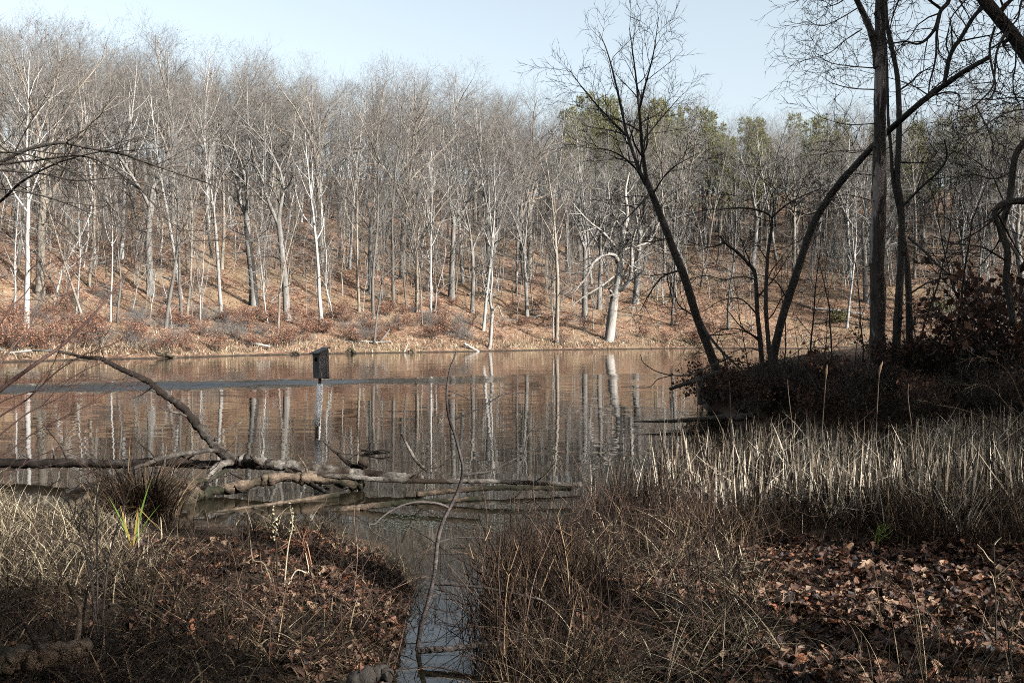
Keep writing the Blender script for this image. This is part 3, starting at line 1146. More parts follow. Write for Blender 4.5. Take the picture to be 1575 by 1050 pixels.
def thin_out(me, keep, seed):
    '''a crown with part of its twigs only'''
    n = len(me.polygons)
    a_ = np.empty(len(me.vertices), np.float32)
    me.attributes['rnd'].data.foreach_get('value', a_)
    co = np.empty(len(me.vertices) * 3, np.float32)
    me.vertices.foreach_get('co', co)
    vi = np.empty(len(me.loops), np.int32)
    me.loops.foreach_get('vertex_index', vi)
    q = vi.reshape(-1, 4)
    q = q[a_[q[:, 0]] < keep]
    used, inv = np.unique(q, return_inverse=True)
    return mesh_np('thin_crown', co.reshape(-1, 3)[used], inv.reshape(-1, 4), None, [me.materials[0]], {'rnd': a_[used]})


THIN = {k_: [(v_[0], thin_out(v_[1], .55, 1), None) for v_ in VAR[k_]] for k_ in ('maple', 'oak')}

# the rest of the wood: more trees over the crest and thin saplings everywhere under them
rng = random.Random(31)
pts, rots, scls, ids = [], [], [], []
tries = 0
while len(pts) < 1500 and tries < 40000:
    tries += 1
    y = rng.uniform(68, 225)
    x = rng.uniform(-0.62, 0.66) * y
    dd = float(sdf(np.array([x]), np.array([y]))[0])
    if dd < 5 or y < 66 or (y < 100 and x > 22):
        continue
    if dd < 14 and rng.random() < .6:
        continue
    if dd > 42 and rng.random() < .6 or dd > 58:
        kd = rng.choice([0, 1, 3, 2, 4, 5])
        s_ = rng.uniform(.62, .95)
        if dd > 100:
            continue
    else:
        kd = rng.choice([4, 5, 5])
        s_ = rng.uniform(.4, .85)
    pts.append((x, y, hz(x, y)))
    rots.append((rng.gauss(0, .05), rng.gauss(0, .07), rng.uniform(0, 6.28)))
    scls.append(s_)
    ids.append(kd)
gn_stuff('woodland', 'thin bare saplings and distant crest trees crowding the far hillside', pts, rots, scls, ids,
         [THIN['maple'][0], THIN['maple'][3], THIN['oak'][2], THIN['maple'][1], VAR['pole'][0], VAR['pole'][3]])


# ------------------------------------------------------------------ shrubs on the far bank
def make_shrub(seed, leafy, mat_t, mat_l, H=1.7, stems=9):
    r = random.Random(seed)
    out = {}
    base = []
    for i in range(stems):
        a_ = r.uniform(0, 6.28)
        tilt = math.radians(r.uniform(8, 48))
        d = Vector((math.cos(a_) * math.sin(tilt), math.sin(a_) * math.sin(tilt), math.cos(tilt)))
        p = Vector((math.cos(a_) * .15, math.sin(a_) * .15, -0.1))
        L = H * r.uniform(.6, 1.1)
        pts = walk(r, p, d, L, 5, .12, .03)
        rad = [0.022 * (1 - .75 * i_ / 5) for i_ in range(6)]
        base.append((pts, rad))
        sprout(r, pts, rad, 0, [(7, .25, 42, .75, .3, 4, .14, .03, .55), (5, .2, 40, .4, .3, 2, .14, .02, .6)], out)
    g = Geo()
    tubes(g, base, 4)
    tubes(g, out.get(0, []) + out.get(1, []), 3)
    st = g.mesh('stems', mat_t)
    lf = None
    if leafy:
        gl = Geo()
        tips = [q for p in out.get(1, []) for q in p[0][1:]] + [q for p in out.get(0, []) for q in p[0][1:]]
        tips = tips * 2 if leafy > 1 else tips
        leafquads(gl, r, [q for q in tips if leafy > 1 or r.random() < .75], .125, .07)
        lf = gl.mesh('leaves', mat_l)
    return st, lf


SHR = {'brown': [make_shrub(s, 1, M['twig_red'], M['brown_leaf']) for s in (1, 2, 3)],
       'bare': [make_shrub(s, 0, M['twig_grey'], None, 2.0, 14) for s in (4, 5)],
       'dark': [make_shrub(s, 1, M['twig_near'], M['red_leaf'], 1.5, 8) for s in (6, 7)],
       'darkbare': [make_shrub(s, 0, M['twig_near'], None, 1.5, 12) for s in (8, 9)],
       'evergreen': [make_shrub(10, 2, M['twig_near'], M['pine_needles'], 1.8, 10)]}


def put_shrub(kd, var, x, y, sc, rz, label, group=None, name='shrub'):
    st, lf = SHR[kd][var % len(SHR[kd])]
    o = thing(name, label, 'shrub', (x, y, hz(x, y)), group)
    o.rotation_euler = (0, 0, rz)
    o.scale = (sc, sc, sc * rng.uniform(.8, 1.1))
    link('stems', st, o)
    if lf is not None:
        link('leaves', lf, o)
    return o


rng = random.Random(41)
n_ = 0
BAND = [(-10, 140, 480, 545, 40), (140, 350, 490, 546, 40), (350, 470, 490, 538, 26), (470, 620, 484, 530, 42), (630, 720, 492, 528, 20), (720, 1090, 495, 532, 24), (780, 830, 470, 490, 4), (500, 720, 440, 485, 14), (60, 300, 440, 495, 20)]
for x0, x1, y0, y1, c_ in BAND:
    for i in range(c_):
        px, py = rng.uniform(x0, x1), rng.uniform(y0, y1)
        x, y = far_hit(px, py)
        bare = rng.random() < (.6 if 150 < px < 340 else .22)
        lb = ('bare bank shrub ' if bare else 'rusty bank shrub ') + zone(px)
        CROWD.setdefault(lb, []).append((px, put_shrub('bare' if bare else 'brown', rng.randrange(9), x, y, rng.uniform(.35, .95), rng.uniform(0, 6.28), lb, 'shrubs along the far bank')))


# grass blades ------------------------------------------------------------------
def blades(geo, P, h, azm, lean, curve, width, seg=4, kink=None, rs=None, A=None, flat=None):
    """ribbons; all arguments arrays of length B (kink = (t, angle) arrays)"""
    rs = rs or np.random.RandomState(1)
    B = len(P)
    t = np.linspace(0, 1, seg + 1)
    th = lean[:, None] + curve[:, None] * t[None, :]
    if kink is not None:
        th = th + (t[None, :] > kink[0][:, None]) * kink[1][:, None]
    st = (h / seg)[:, None]
    dx = np.concatenate([np.zeros((B, 1)), np.cumsum(np.sin(th[:, :-1]) * st, 1)], 1)
    dz = np.concatenate([np.zeros((B, 1)), np.cumsum(np.cos(th[:, :-1]) * st, 1)], 1)
    ca, sa = np.cos(azm)[:, None], np.sin(azm)[:, None]
    C = np.stack([P[:, 0:1] + ca * dx, P[:, 1:2] + sa * dx, P[:, 2:3] + np.maximum(dz, -0.02 + 0 * dz)], -1)
    tw = rs.uniform(0, math.pi, B) if flat is None else flat
    wx, wy = np.cos(tw), np.sin(tw)
    prof = np.clip(1.0 - t ** 2.2, 0.06, 1)
    hw = (width[:, None] / 2 * prof[None, :])
    off = np.stack([wx[:, None] * hw, wy[:, None] * hw, 0 * hw], -1)
    V = np.stack([C - off, C + off], 2)
    idx = np.arange(B * (seg + 1) * 2).reshape(B, seg + 1, 2)
    Q = np.stack([idx[:, :-1, 0], idx[:, :-1, 1], idx[:, 1:, 1], idx[:, 1:, 0]], -1).reshape(-1, 4)
    A = rs.rand(B) if A is None else A
    geo.add(V, Q, None, np.repeat(A, (seg + 1) * 2))


def inpoly(x, y, poly):
    ins = np.zeros(x.shape, bool)
    n = len(poly)
    for i in range(n):
        ax, ay = poly[i]
        bx, by = poly[(i + 1) % n]
        c_ = ((ay > y) != (by > y)) & (x < (bx - ax) * (y - ay) / ((by - ay) or 1e-9) + ax)
        ins ^= c_
    return ins


def scatter(pxpoly, n, rs, zlim=(0.0, 9), clump=0.0, cscale=1.5, zref=0.2, water=False):
    """n points spread evenly over a ground area given by its outline seen in the photograph"""
    poly = []
    for p in pxpoly:
        q = on(p[0], p[1], zref)
        poly.append((q.x, q.y))
    a_ = np.array(poly)
    lo, hi = a_.min(0), a_.max(0)
    out = np.zeros((0, 2))
    for _ in range(60):
        c_ = rs.uniform(lo, hi, (max(n, 2000), 2))
        ok = inpoly(c_[:, 0], c_[:, 1], poly)
        if clump:
            ok &= rs.rand(len(c_)) < np.clip(0.5 + clump * 2.2 * vnoise(c_[:, 0] * cscale + 9, c_[:, 1] * cscale), 0.03, 1)
        c_ = c_[ok]
        if not water:
            c_ = c_[sdf(c_[:, 0], c_[:, 1]) > -0.02]
        out = np.vstack([out, c_])
        if len(out) >= n:
            break
    out = out[:n]
    z = np.maximum(height(out[:, 0], out[:, 1]), -0.15)
    return np.column_stack([out, z])


# leaves and sticks lying on the far slope
rs = np.random.RandomState(6)
y = rs.uniform(62, 150, 160000)
x = rs.uniform(-.56, .58, 160000) * y
dd = sdf(x, y)
ok = (dd > .6) & (dd < 45)
x, y = x[ok][:52000], y[ok][:52000]
P = np.column_stack([x, y, height(x, y) + .02])
B = len(P)
u_ = rs.randn(B, 3) * np.array([1, 1, .55])
u_ /= np.linalg.norm(u_, axis=1, keepdims=True)
w_ = np.cross(u_, rs.randn(B, 3))
w_ /= np.linalg.norm(w_, axis=1, keepdims=True)
sz = rs.uniform(.10, .22, (B, 1))
g = Geo()
g.add(np.stack([P, P + (u_ * .5 + w_ * .33) * sz, P + u_ * sz, P + (u_ * .5 - w_ * .33) * sz], 1), np.arange(B * 4).reshape(-1, 4), None, np.repeat(rs.rand(B), 4))
link('slope_leaves', g.mesh('slope_leaves', M['brown_leaf']), kind='stuff', label='fallen leaves curled over the far slope')
polys = []
rng = random.Random(19)
for i in range(0, 2600, 2):
    q = Vector((x[i * 7], y[i * 7], 0))
    a_ = rng.uniform(0, 6.28)
    L_ = rng.uniform(.5, 3.2)
    e_ = q + Vector((math.cos(a_), math.sin(a_), 0)) * L_
    q.z, e_.z = hz(q.x, q.y) + .06, hz(e_.x, e_.y) + rng.uniform(.05, .5)
    polys.append(([q, q.lerp(e_, .5) + Vector((rng.gauss(0, .1), rng.gauss(0, .1), .05)), e_], [rng.uniform(.015, .05) * (3.2 if i % 34 == 0 else 1), .02 * (4 if i % 34 == 0 else 1), .008 * (5 if i % 34 == 0 else 1)]))
g = Geo()
tubes(g, polys, 4)
link('deadfall', g.mesh('deadfall', M['twig_grey']), kind='stuff', label='dead sticks and branches lying on the far slope')

# fringe of pale grass along the far waterline
rs = np.random.RandomState(8)
g = Geo()
pts = []
while len(pts) < 9000:
    y = rs.uniform(60, 116, 20000)
    x = rs.uniform(-.56, .42, 20000) * y
    dd = sdf(x, y)
    ok = (dd > 0.1) & (dd < 5) & (rs.rand(20000) < np.exp(-dd / 1.6)) & (y > 61)
    pts += list(zip(x[ok], y[ok]))
pts = np.array(pts[:9000])
P = np.column_stack([pts, height(pts[:, 0], pts[:, 1])])
B = len(P)
blades(g, P, rs.uniform(.25, .7, B), rs.uniform(0, 6.28, B), rs.uniform(.1, .6, B), rs.uniform(.3, 1.4, B), rs.uniform(.02, .045, B), 3, rs=rs)
link('shore_grass', g.mesh('shore_grass', M['straw']), kind='stuff', label='pale dry grass fringing the far waterline')


# ------------------------------------------------------------------ the wood on the right of the shore, out of frame, whose shade lies over the marsh
rng = random.Random(51)
pts, rots, scls, ids = [], [], [], []


def shade_tree(u, x, kid, sc):
    """u counts across the sun's direction, x to the right"""
    y = (u - 0.574 * x) / 0.819
    pts.append((x, y, hz(x, y)))
    rots.append((0, rng.gauss(0, .03), rng.uniform(0, 6.28)))
    ids.append(kid)
    scls.append(sc)


# evergreens that keep the right bank and the nest box in shade
for u in np.arange(14.9, 36, 2.3):
    for x in (15.5, 20, 25, 30, 36):
        y = (u - 0.574 * x) / 0.819
        if x < 0.56 * max(y, 0) + 5.5:
            continue
        if u > 17 and rng.random() < .38:
            continue
        shade_tree(u + rng.uniform(-.5, .5), x + rng.uniform(-1.2, 1.2), rng.choice([3, 4]), rng.uniform(.85, 1.08))
# bare trees that dapple the marsh
for u, x, kid, sc in [(-1.0, 20, 2, 1.0), (-.6, 26, 2, 1.0), (.8, 33, 1, 1.0), (0.6, 15, 0, .9), (0.0, 24, 2, 1.0), (-2, 17, 1, 1.0), (-3, 30, 2, 1.0), (2.0, 46, 0, 1.1),
                      (7.2, 24, 6, 1.7), (5.0, 28, 5, 1.7), (7.6, 19, 5, 1.2), (11.9, 31, 6, 1.5), (13.4, 36, 0, 1.0)]:
    shade_tree(u, x, kid, sc)
for u, x, kid, sc in [(3.9, 11, 5, .75), (2.6, 9, 6, .9), (4.9, 9.6, 5, .62), (1.6, 12, 6, .9)]:
    shade_tree(u, x, kid, sc)
for u, x, kid, sc in [(3.2, 14, 4, .50), (1.9, 12.5, 3, .5), (0.4, 14, 3, .5), (-1.2, 15, 4, .6), (4.6, 10.5, 3, .30), (5.6, 11.5, 4, .2), (8.7, 12.2, 4, .29), (9.5, 12.6, 3, .29), (8.3, 15, 4, .36), (9.6, 15.2, 3, .33),  # low unseen pines, added to shade the leaf litter and reed feet
                      (10.6, 12, 4, .215), (11.6, 12.4, 3, .23), (12.6, 12.2, 4, .21), (13.6, 12.6, 3, .23)]:
    shade_tree(u, x, kid, sc)
# unseen trees behind the camera, added to cut the sky light on the marsh
for i_ in range(46):
    for _ in range(40):
        x, y = rng.uniform(-26, 15), rng.uniform(-24, -4.5)
        if .574 * x + .819 * y < 2.2 and all((x - p[0]) ** 2 + (y - p[1]) ** 2 > 7 for p in pts):
            break
    shade_tree(.574 * x + .819 * y, x, rng.choice([0, 2, 3, 4, 4]), rng.uniform(.8, 1.0))
for x, y, kid in [(7.2, 2.2, 3), (8.8, 6.6, 4), (10.4, 10.6, 3), (13, 15.2, 4), (6, -2, 4), (2.5, -3.6, 3), (-2.5, -3, 4), (-6.5, -.5, 3), (-8.2, 5, 4), (1, -7, 3), (-5, -6, 4), (5.5, -6, 3)]:
    shade_tree(.574 * x + .819 * y, x, kid, rng.uniform(1.0, 1.12))  # tall unseen pines close by, added to block sky light from above
for x, y, kid in [(-11, 4.5, 0), (-13, 1, 4), (-10, -1, 2), (-15, 6, 2), (-17, 2, 3)]:
    shade_tree(.574 * x + .819 * y, x, kid, .95)  # unseen trees on the left, added to block sky light
gn_stuff('shore_wood', 'unseen near-shore wood, partly added behind and around the camera, shading the marsh', pts, rots, scls, ids,
         [VAR['maple'][0], VAR['maple'][3], VAR['oak'][2], VAR['pine'][0], VAR['pine'][1], VAR['pole'][0], VAR['pole'][3]])

# ------------------------------------------------------------------ trees of the right bank
BD = 24.0
TW = [(6, .2, 48, 1.5, .4, 5, .14, .03, .45), (5, .2, 42, .7, .3, 3, .14, .02, .6), (3, .2, 40, .36, .3, 2, .12, .0, .7)]


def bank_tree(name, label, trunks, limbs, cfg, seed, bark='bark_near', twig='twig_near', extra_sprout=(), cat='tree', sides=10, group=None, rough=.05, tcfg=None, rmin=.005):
    r = random.Random(seed)
    base = Vector(trunks[0][0][0])
    o = thing(name, label, cat, tuple(base), group)

    def part(pn, polys, sd, rg, mat, cap=False, sm=True):
        g_ = Geo()
        tubes(g_, polys, sd, rg, seed, cap=cap)
        me_ = g_.mesh(pn, M[mat], sm)
        me_.transform(Matrix.Translation(-base))
        return link(pn, me_, o)

    for t_ in trunks:
        part('trunk', [t_], sides, rough, bark, True)
    for l_ in limbs:
        part('limb', [l_], 6, rough, bark)
    out = {}
    for pts_, rad_ in limbs:
        sprout(r, pts_, rad_, 0, cfg, out, rmin)
    for pts_, rad_ in extra_sprout:
        sprout(r, pts_, rad_, 0, tcfg or cfg, out, rmin)
    gc = Geo()
    for lv in sorted(out):
        tubes(gc, out[lv], 4 if lv == 0 else 3)
    me_ = gc.mesh('crown', M[twig])
    me_.transform(Matrix.Translation(-base))
    link('crown', me_, o)
    return o


r0 = random.Random(3)
# leaning tree at the tip of the bank
T1 = limb([(1118, 606), (1110, 583), (1100, 563), (1083, 517), (1070, 483), (1053, 427), (1038, 390), (1022, 347), (1002, 297), (994, 278)], BD, 15.5, 9.5, 4)
T1[1][0] *= 1.5
T1[1][1] *= 1.25
L1 = [limb([(995, 281), (988, 230), (983, 167), (977, 110), (968, 43)], [BD, BD - .2, BD - .5, BD - .6, BD - .8], 7.5, 1.2, 6),
      limb([(994, 284), (985, 267), (972, 230), (962, 197), (948, 133), (935, 83), (922, 50)], [BD, BD, BD + .4, BD + .6, BD + .8, BD + 1, BD + 1.1], 7, 1.0, 5),
      limb([(962, 207), (935, 180), (902, 143), (875, 107)], [BD + .5, BD + .2, BD - .2, BD - .6], 3.6, 1.0, 6),
      limb([(983, 170), (992, 133), (1005, 83), (1013, 27)], [BD - .5, BD - 1, BD - 1.4, BD - 1.6], 4, 1.0, 6),
      limb([(986, 222), (1012, 188), (1045, 150)], [BD - .2, BD + .7, BD + 1.2], 3, 1.0, 6),
      limb([(1000, 297), (982, 317), (958, 342)], [BD, BD - .6, BD - 1.2], 4.5, 1.2, 6),
      limb([(992, 280), (972, 253), (942, 233), (902, 227)], [BD, BD - .5, BD - 1, BD - 1.4], 4, 1.0, 6),
      limb([(1003, 300), (1030, 262), (1075, 235)], [BD, BD - .6, BD - 1.2], 3, .8, 6),
      limb([(1030, 365), (1000, 372), (960, 368)], [BD, BD - .8, BD - 1.3], 2.6, .8, 6),
      limb([(1048, 415), (1020, 425), (1000, 450), (985, 478)], [BD, BD - .6, BD - 1, BD - 1.2], 4, 1.0, 6),
      limb([(1070, 487), (1045, 470), (1038, 450)], [BD, BD - .5, BD - .8], 3, 1.0, 6),
      limb([(1078, 500), (1110, 540), (1150, 575), (1180, 590)], [BD, BD - .8, BD - 1.2, BD - 1.6], 5, 2.2, 6)]
bank_tree('leaning_tree', 'dark slender tree leaning left over the water with a forked airy crown', [T1], L1,
          [(10, .12, 42, 1.25, .35, 5, .13, .05, .5), (6, .2, 40, .6, .3, 3, .13, .03, .6), (3, .2, 38, .3, .3, 2, .12, .02, .7)], 61)

# arching stem
T2 = limb([(1186, 578), (1188, 560), (1192, 535), (1203, 490), (1222, 430), (1250, 347), (1283, 293), (1317, 253), (1350, 217), (1383, 187), (1417, 157), (1450, 133), (1483, 110), (1522, 88)],
          [BD - .5] * 6 + [BD - .8, BD - 1.1, BD - 1.5, BD - 1.9, BD - 2.3, BD - 2.6, BD - 3, BD - 3.3], 14, 7, 4)
L2 = [limb([(1452, 131), (1456, 110), (1460, 90), (1468, 72), (1477, 60), (1497, 27), (1513, 10), (1530, -8)], BD - 2.7, 7, 6, 5),
      limb([(1400, 172), (1432, 140), (1470, 110), (1500, 95)], [BD - 2, BD - 2.4, BD - 3, BD - 3.4], 2.4, 1, 5),
      limb([(1425, 150), (1455, 142), (1474, 145), (1477, 156)], BD - 2.5, 3, 2, 4),
      limb([(1330, 240), (1360, 232), (1390, 205), (1410, 190)], [BD - 1.3, BD - 1, BD - .8, BD - .6], 2.2, .8, 5),
      limb([(1212, 462), (1190, 430), (1150, 420)], BD - .7, 2.4, .8, 5),
      limb([(1430, 148), (1400, 130), (1360, 118), (1320, 108)], [BD - 2.4, BD - 2, BD - 1.8, BD - 1.6], 2.4, .7, 5),
      limb([(1265, 322), (1240, 330), (1205, 318)], BD - .9, 2.2, .7, 5)]
bank_tree('arching_tree', 'long dark stem arching right in front of the dead flaking trunk, tip broken', [T2], L2, TW, 62)

# two slim bent stems at its foot
T3 = limb([(1176, 590), (1173, 570), (1169, 520), (1165, 483), (1163, 440), (1160, 417), (1148, 402), (1133, 387), (1118, 376), (1107, 363)], BD - 1, 9, 3.5, 4)
L3 = [limb([(1162, 430), (1140, 425), (1115, 430), (1085, 424), (1050, 432)], BD - 1.2, 2.6, .8, 5),
      limb([(1166, 485), (1140, 460), (1110, 462), (1080, 480)], [BD - 1, BD - 1.4, BD - 1.8, BD - 2], 2.6, .8, 5),
      limb([(1115, 372), (1090, 380), (1060, 372)], BD - 1.1, 2, .8, 5),
      limb([(1168, 520), (1130, 505), (1095, 515), (1070, 545)], [BD - 1, BD - 1.5, BD - 2, BD - 2.2], 2.6, .9, 5),
      limb([(1170, 540), (1150, 535), (1120, 545), (1090, 570)], [BD - 1, BD - 1.5, BD - 1.7, BD - 2], 2.2, .9, 5)]
bank_tree('crooked_sapling', 'thin crooked dark sapling bending left between leaning and arching trees', [T3], L3, TW, 63, extra_sprout=[T3])
T4 = limb([(1190, 585), (1186, 560), (1183, 537), (1179, 490), (1178, 450), (1180, 410), (1182, 383), (1187, 350), (1187, 333)], BD - 1.4, 8, 4, 4)
L4 = [limb([(1187, 335), (1177, 327), (1155, 321), (1133, 320), (1108, 322), (1083, 323), (1050, 335)], BD - 1.5, 3.6, 1, 4),
      limb([(1187, 335), (1195, 327), (1210, 315), (1223, 307), (1245, 297), (1263, 290)], BD - 1.6, 3.6, 1, 4),
      limb([(1187, 340), (1190, 315), (1188, 295)], BD - 1.5, 2, .8, 4)]
bank_tree('straight_sapling', 'thin upright dark sapling ending in two level side branches', [T4], L4, TW, 64, extra_sprout=[T4], tcfg=[(9, .3, 60, 1.4, .3, 5, .14, .02, .35), (5, .2, 45, .7, .3, 3, .14, .0, .6)])

# dead flaking trunk with a fork
DD = 22.0
T5 = limb([(1350, 560), (1349, 545), (1350, 500), (1350, 400), (1352, 300), (1353, 220), (1354, 110), (1354, 0), (1352, -120), (1350, -240), (1352, -330)], DD, 25, 7, 5, pw=1.6)
T5[1][0] *= 1.4
T5[1][1] *= 1.25
T5b = limb([(1350, 105), (1347, 75), (1340, 50), (1330, 25), (1318, 0), (1305, -40), (1290, -110), (1270, -200)], [DD, DD, DD - .1, DD - .3, DD - .4, DD - .6, DD - .9, DD - 1.3], 13, 4, 5)
rr5 = random.Random(65)
L5 = [limb([(1326, 45), (1300, 62), (1275, 82), (1240, 92), (1215, 102)], [DD - .3, DD - .5, DD - .7, DD - .9, DD - 1.1], 2.2, .7, 5),
      limb([(1320, 12), (1290, 30), (1262, 40), (1240, 30)], [DD - .4, DD - .6, DD - .9, DD - 1.2], 2.2, .7, 5),
      limb([(1345, 105), (1310, 102), (1275, 96), (1250, 78)], [DD, DD - .5, DD - .9, DD - 1.2], 2.2, .7, 5),
      limb([(1346, 138), (1310, 136), (1280, 128), (1265, 118)], [DD, DD - .6, DD - .9, DD - 1.2], 2.2, .7, 5),
      limb([(1347, 190), (1310, 192), (1285, 188), (1262, 180)], [DD, DD - .5, DD - 1, DD - 1.3], 2, .7, 5),
      limb([(1347, 225), (1315, 235), (1290, 232), (1255, 240)], [DD, DD - .5, DD - 1, DD - 1.3], 2, .7, 5),
      limb([(1347, 270), (1310, 268), (1270, 282)], [DD, DD - .7, DD - 1.3], 2, .7, 5),
      limb([(1347, 310), (1300, 300), (1262, 312)], [DD, DD - .8, DD - 1.4], 2, .7, 5),
      limb([(1312, -15), (1285, -5), (1255, 0), (1235, -10)], [DD - .4, DD - .6, DD - .9, DD - 1.2], 2.2, .7, 5)]
bank_tree('dead_tree', 'thick dead trunk with flaking bark, bare pale wood and a fork near the frame top', [T5, T5b], L5,
          [(9, .15, 48, 1.1, .3, 5, .14, .01, .6), (5, .2, 42, .5, .3, 3, .14, .0, .7), (2, .3, 40, .25, .3, 2, .12, .0, .7)], 65, bark='flaking_trunk', cat='dead tree', sides=16, rough=.07)

# twin stems beside it
T6 = limb([(1377, 548), (1378, 537), (1381, 490), (1383, 450), (1386, 400), (1387, 350), (1385, 310), (1380, 277), (1382, 230), (1383, 187), (1382, 150), (1380, 117), (1374, 85), (1369, 63), (1364, 33), (1362, 0), (1358, -60)], BD + 1, 13, 5, 4)
T6b = limb([(1399, 548), (1399, 537), (1398, 470), (1396, 417), (1391, 378), (1386, 345)], BD + 1.2, 11, 8, 4)
T6c = limb([(1384, 330), (1374, 280), (1370, 227), (1366, 180), (1365, 133), (1364, 95), (1362, 60)], BD + 1, 6, 3, 4)
L6 = [limb([(1397, 365), (1420, 385), (1445, 410), (1470, 428), (1510, 442), (1545, 455)], [BD + 1, BD + .6, BD, BD - .4, BD - .8, BD - 1], 4, 2, 5),
      limb([(1402, 450), (1425, 436), (1450, 428), (1475, 430)], [BD + 1, BD + .6, BD, BD - .4], 3, 1.2, 5),
      limb([(1386, 320), (1415, 290), (1445, 262), (1456, 242), (1453, 215)], [BD + 1, BD + .5, BD, BD - .5, BD - 1], 4, 2.4, 5),
      limb([(1384, 250), (1410, 250), (1440, 248), (1470, 232)], BD + .7, 2.6, .8, 5),
      limb([(1382, 140), (1402, 126), (1415, 112), (1435, 106), (1450, 112)], BD + .5, 3, 1, 5)]
bank_tree('twin_stem_tree', 'dark twin-stemmed tree close to the right of the dead flaking trunk', [T6, T6b, T6c], L6, TW, 66)

# dark trunk pair and crooked limb at the right edge
T7 = limb([(1558, 500), (1553, 460), (1547, 433), (1550, 390), (1541, 350), (1552, 310), (1557, 270), (1562, 240), (1578, 215), (1600, 190), (1640, 130)], 17.0, 11, 9, 4)
L7 = [limb([(1640, 318), (1600, 312), (1565, 309), (1543, 314), (1532, 322), (1531, 335), (1537, 352), (1541, 372)], 16.5, 11, 7, 5),
      limb([(1552, 330), (1535, 290), (1520, 262), (1480, 235)], 17, 3, 1, 5),
      limb([(1560, 262), (1530, 275), (1490, 268), (1440, 285)], 16.6, 3, 1, 5),
      limb([(1546, 400), (1510, 380), (1470, 375), (1430, 362)], [17, 16.6, 16.2, 16], 3.4, 1, 5)]
bank_tree('crooked_tree', 'crooked dark tree at the right edge with a thick elbowed limb', [T7], L7, TW, 67)

# tree standing just outside the right edge: big limb across the corner and hanging branches
OD = 14.0
b_ = at(1760, 800, OD)
b_.z = hz(b_.x, b_.y) - .1
T8w = spline([(b_.x, b_.y, b_.z), (b_.x, b_.y, 2.5), (b_.x - .1, b_.y, 5), (b_.x + .1, b_.y, 8), (b_.x, b_.y, 12), (b_.x + .2, b_.y, 16)], 4)
T8 = ([Vector(p) for p in T8w], list(np.linspace(.28, .06, len(T8w))))
st8 = at(1762, 330, OD)
L8 = [limb([(1762, 330), (1690, 240), (1620, 140), (1575, 78), (1545, 38), (1510, -5), (1470, -60), (1440, -130)], OD, 30, 16, 5),
      limb([(1570, 75), (1552, 50), (1535, 75), (1531, 100), (1527, 133), (1510, 153), (1497, 163), (1480, 172)], [OD, OD - .2, OD - .3, OD - .4, OD - .5, OD - .6, OD - .7, OD - .8], 5, 1.4, 4),
      limb([(1450, -110), (1462, -40), (1460, 0), (1447, 17), (1440, 40), (1433, 52), (1422, 63), (1410, 68), (1393, 64), (1370, 67), (1345, 64)], OD, 8, 1.6, 4),
      limb([(1447, 17), (1441, 50), (1440, 83), (1436, 105), (1430, 127), (1428, 147)], OD - .1, 4.6, 2.0, 4),
      limb([(1450, 16), (1435, 5), (1420, -5), (1385, -15), (1360, 6), (1345, 22), (1362, 34)], OD + .3, 5, 2, 4),
      limb([(1530, 42), (1522, 75), (1527, 110), (1531, 132), (1524, 150), (1515, 152)], [OD, OD - .1, OD - .3, OD - .5, OD - .7, OD - .9], 4, 2, 4),
      limb([(1500, 160), (1510, 180), (1520, 200), (1527, 222), (1537, 243)], OD - .8, 2.4, .9, 4),
      limb([(1600, -60), (1580, -20), (1570, 8), (1566, 27), (1554, 44), (1548, 60)], OD - 1, 4.6, 1.6, 4),
      limb([(1640, 150), (1600, 152), (1560, 150), (1520, 154), (1480, 152)], [OD, OD - .4, OD - .6, OD - .9, OD - 1.2], 3.6, 1, 4),
      limb([(1650, 150), (1600, 166), (1560, 170), (1532, 182), (1505, 200), (1488, 220)], [OD, OD - .6, OD - .9, OD - 1.2, OD - 1.4, OD - 1.5], 3.6, 1, 4),
      limb([(1563, 62), (1562, 100), (1558, 125), (1562, 150), (1572, 156)], OD - .3, 3, 1.4, 4),
      limb([(1430, -90), (1400, -40), (1375, 20), (1368, 50)], OD + .3, 4, 1.4, 4),
      limb([(1445, -120), (1380, -60), (1320, -20), (1290, 5), (1262, 12)], [OD, OD + .4, OD + .6, OD + .8, OD + 1], 4, 1, 4),
      limb([(1475, -50), (1490, -10), (1462, 30), (1472, 58), (1480, 75)], OD - .2, 3, 1.2, 4)]
bank_tree('overhanging_tree', 'thick dark limb with crooked hanging twigs crossing the upper right corner, trunk out of frame', [T8], L8,
          [(8, .12, 50, .85, .3, 5, .20, -.02, .45), (5, .2, 45, .42, .3, 3, .18, 0, .6), (2, .3, 40, .2, .3, 2, .15, 0, .7)], 68)

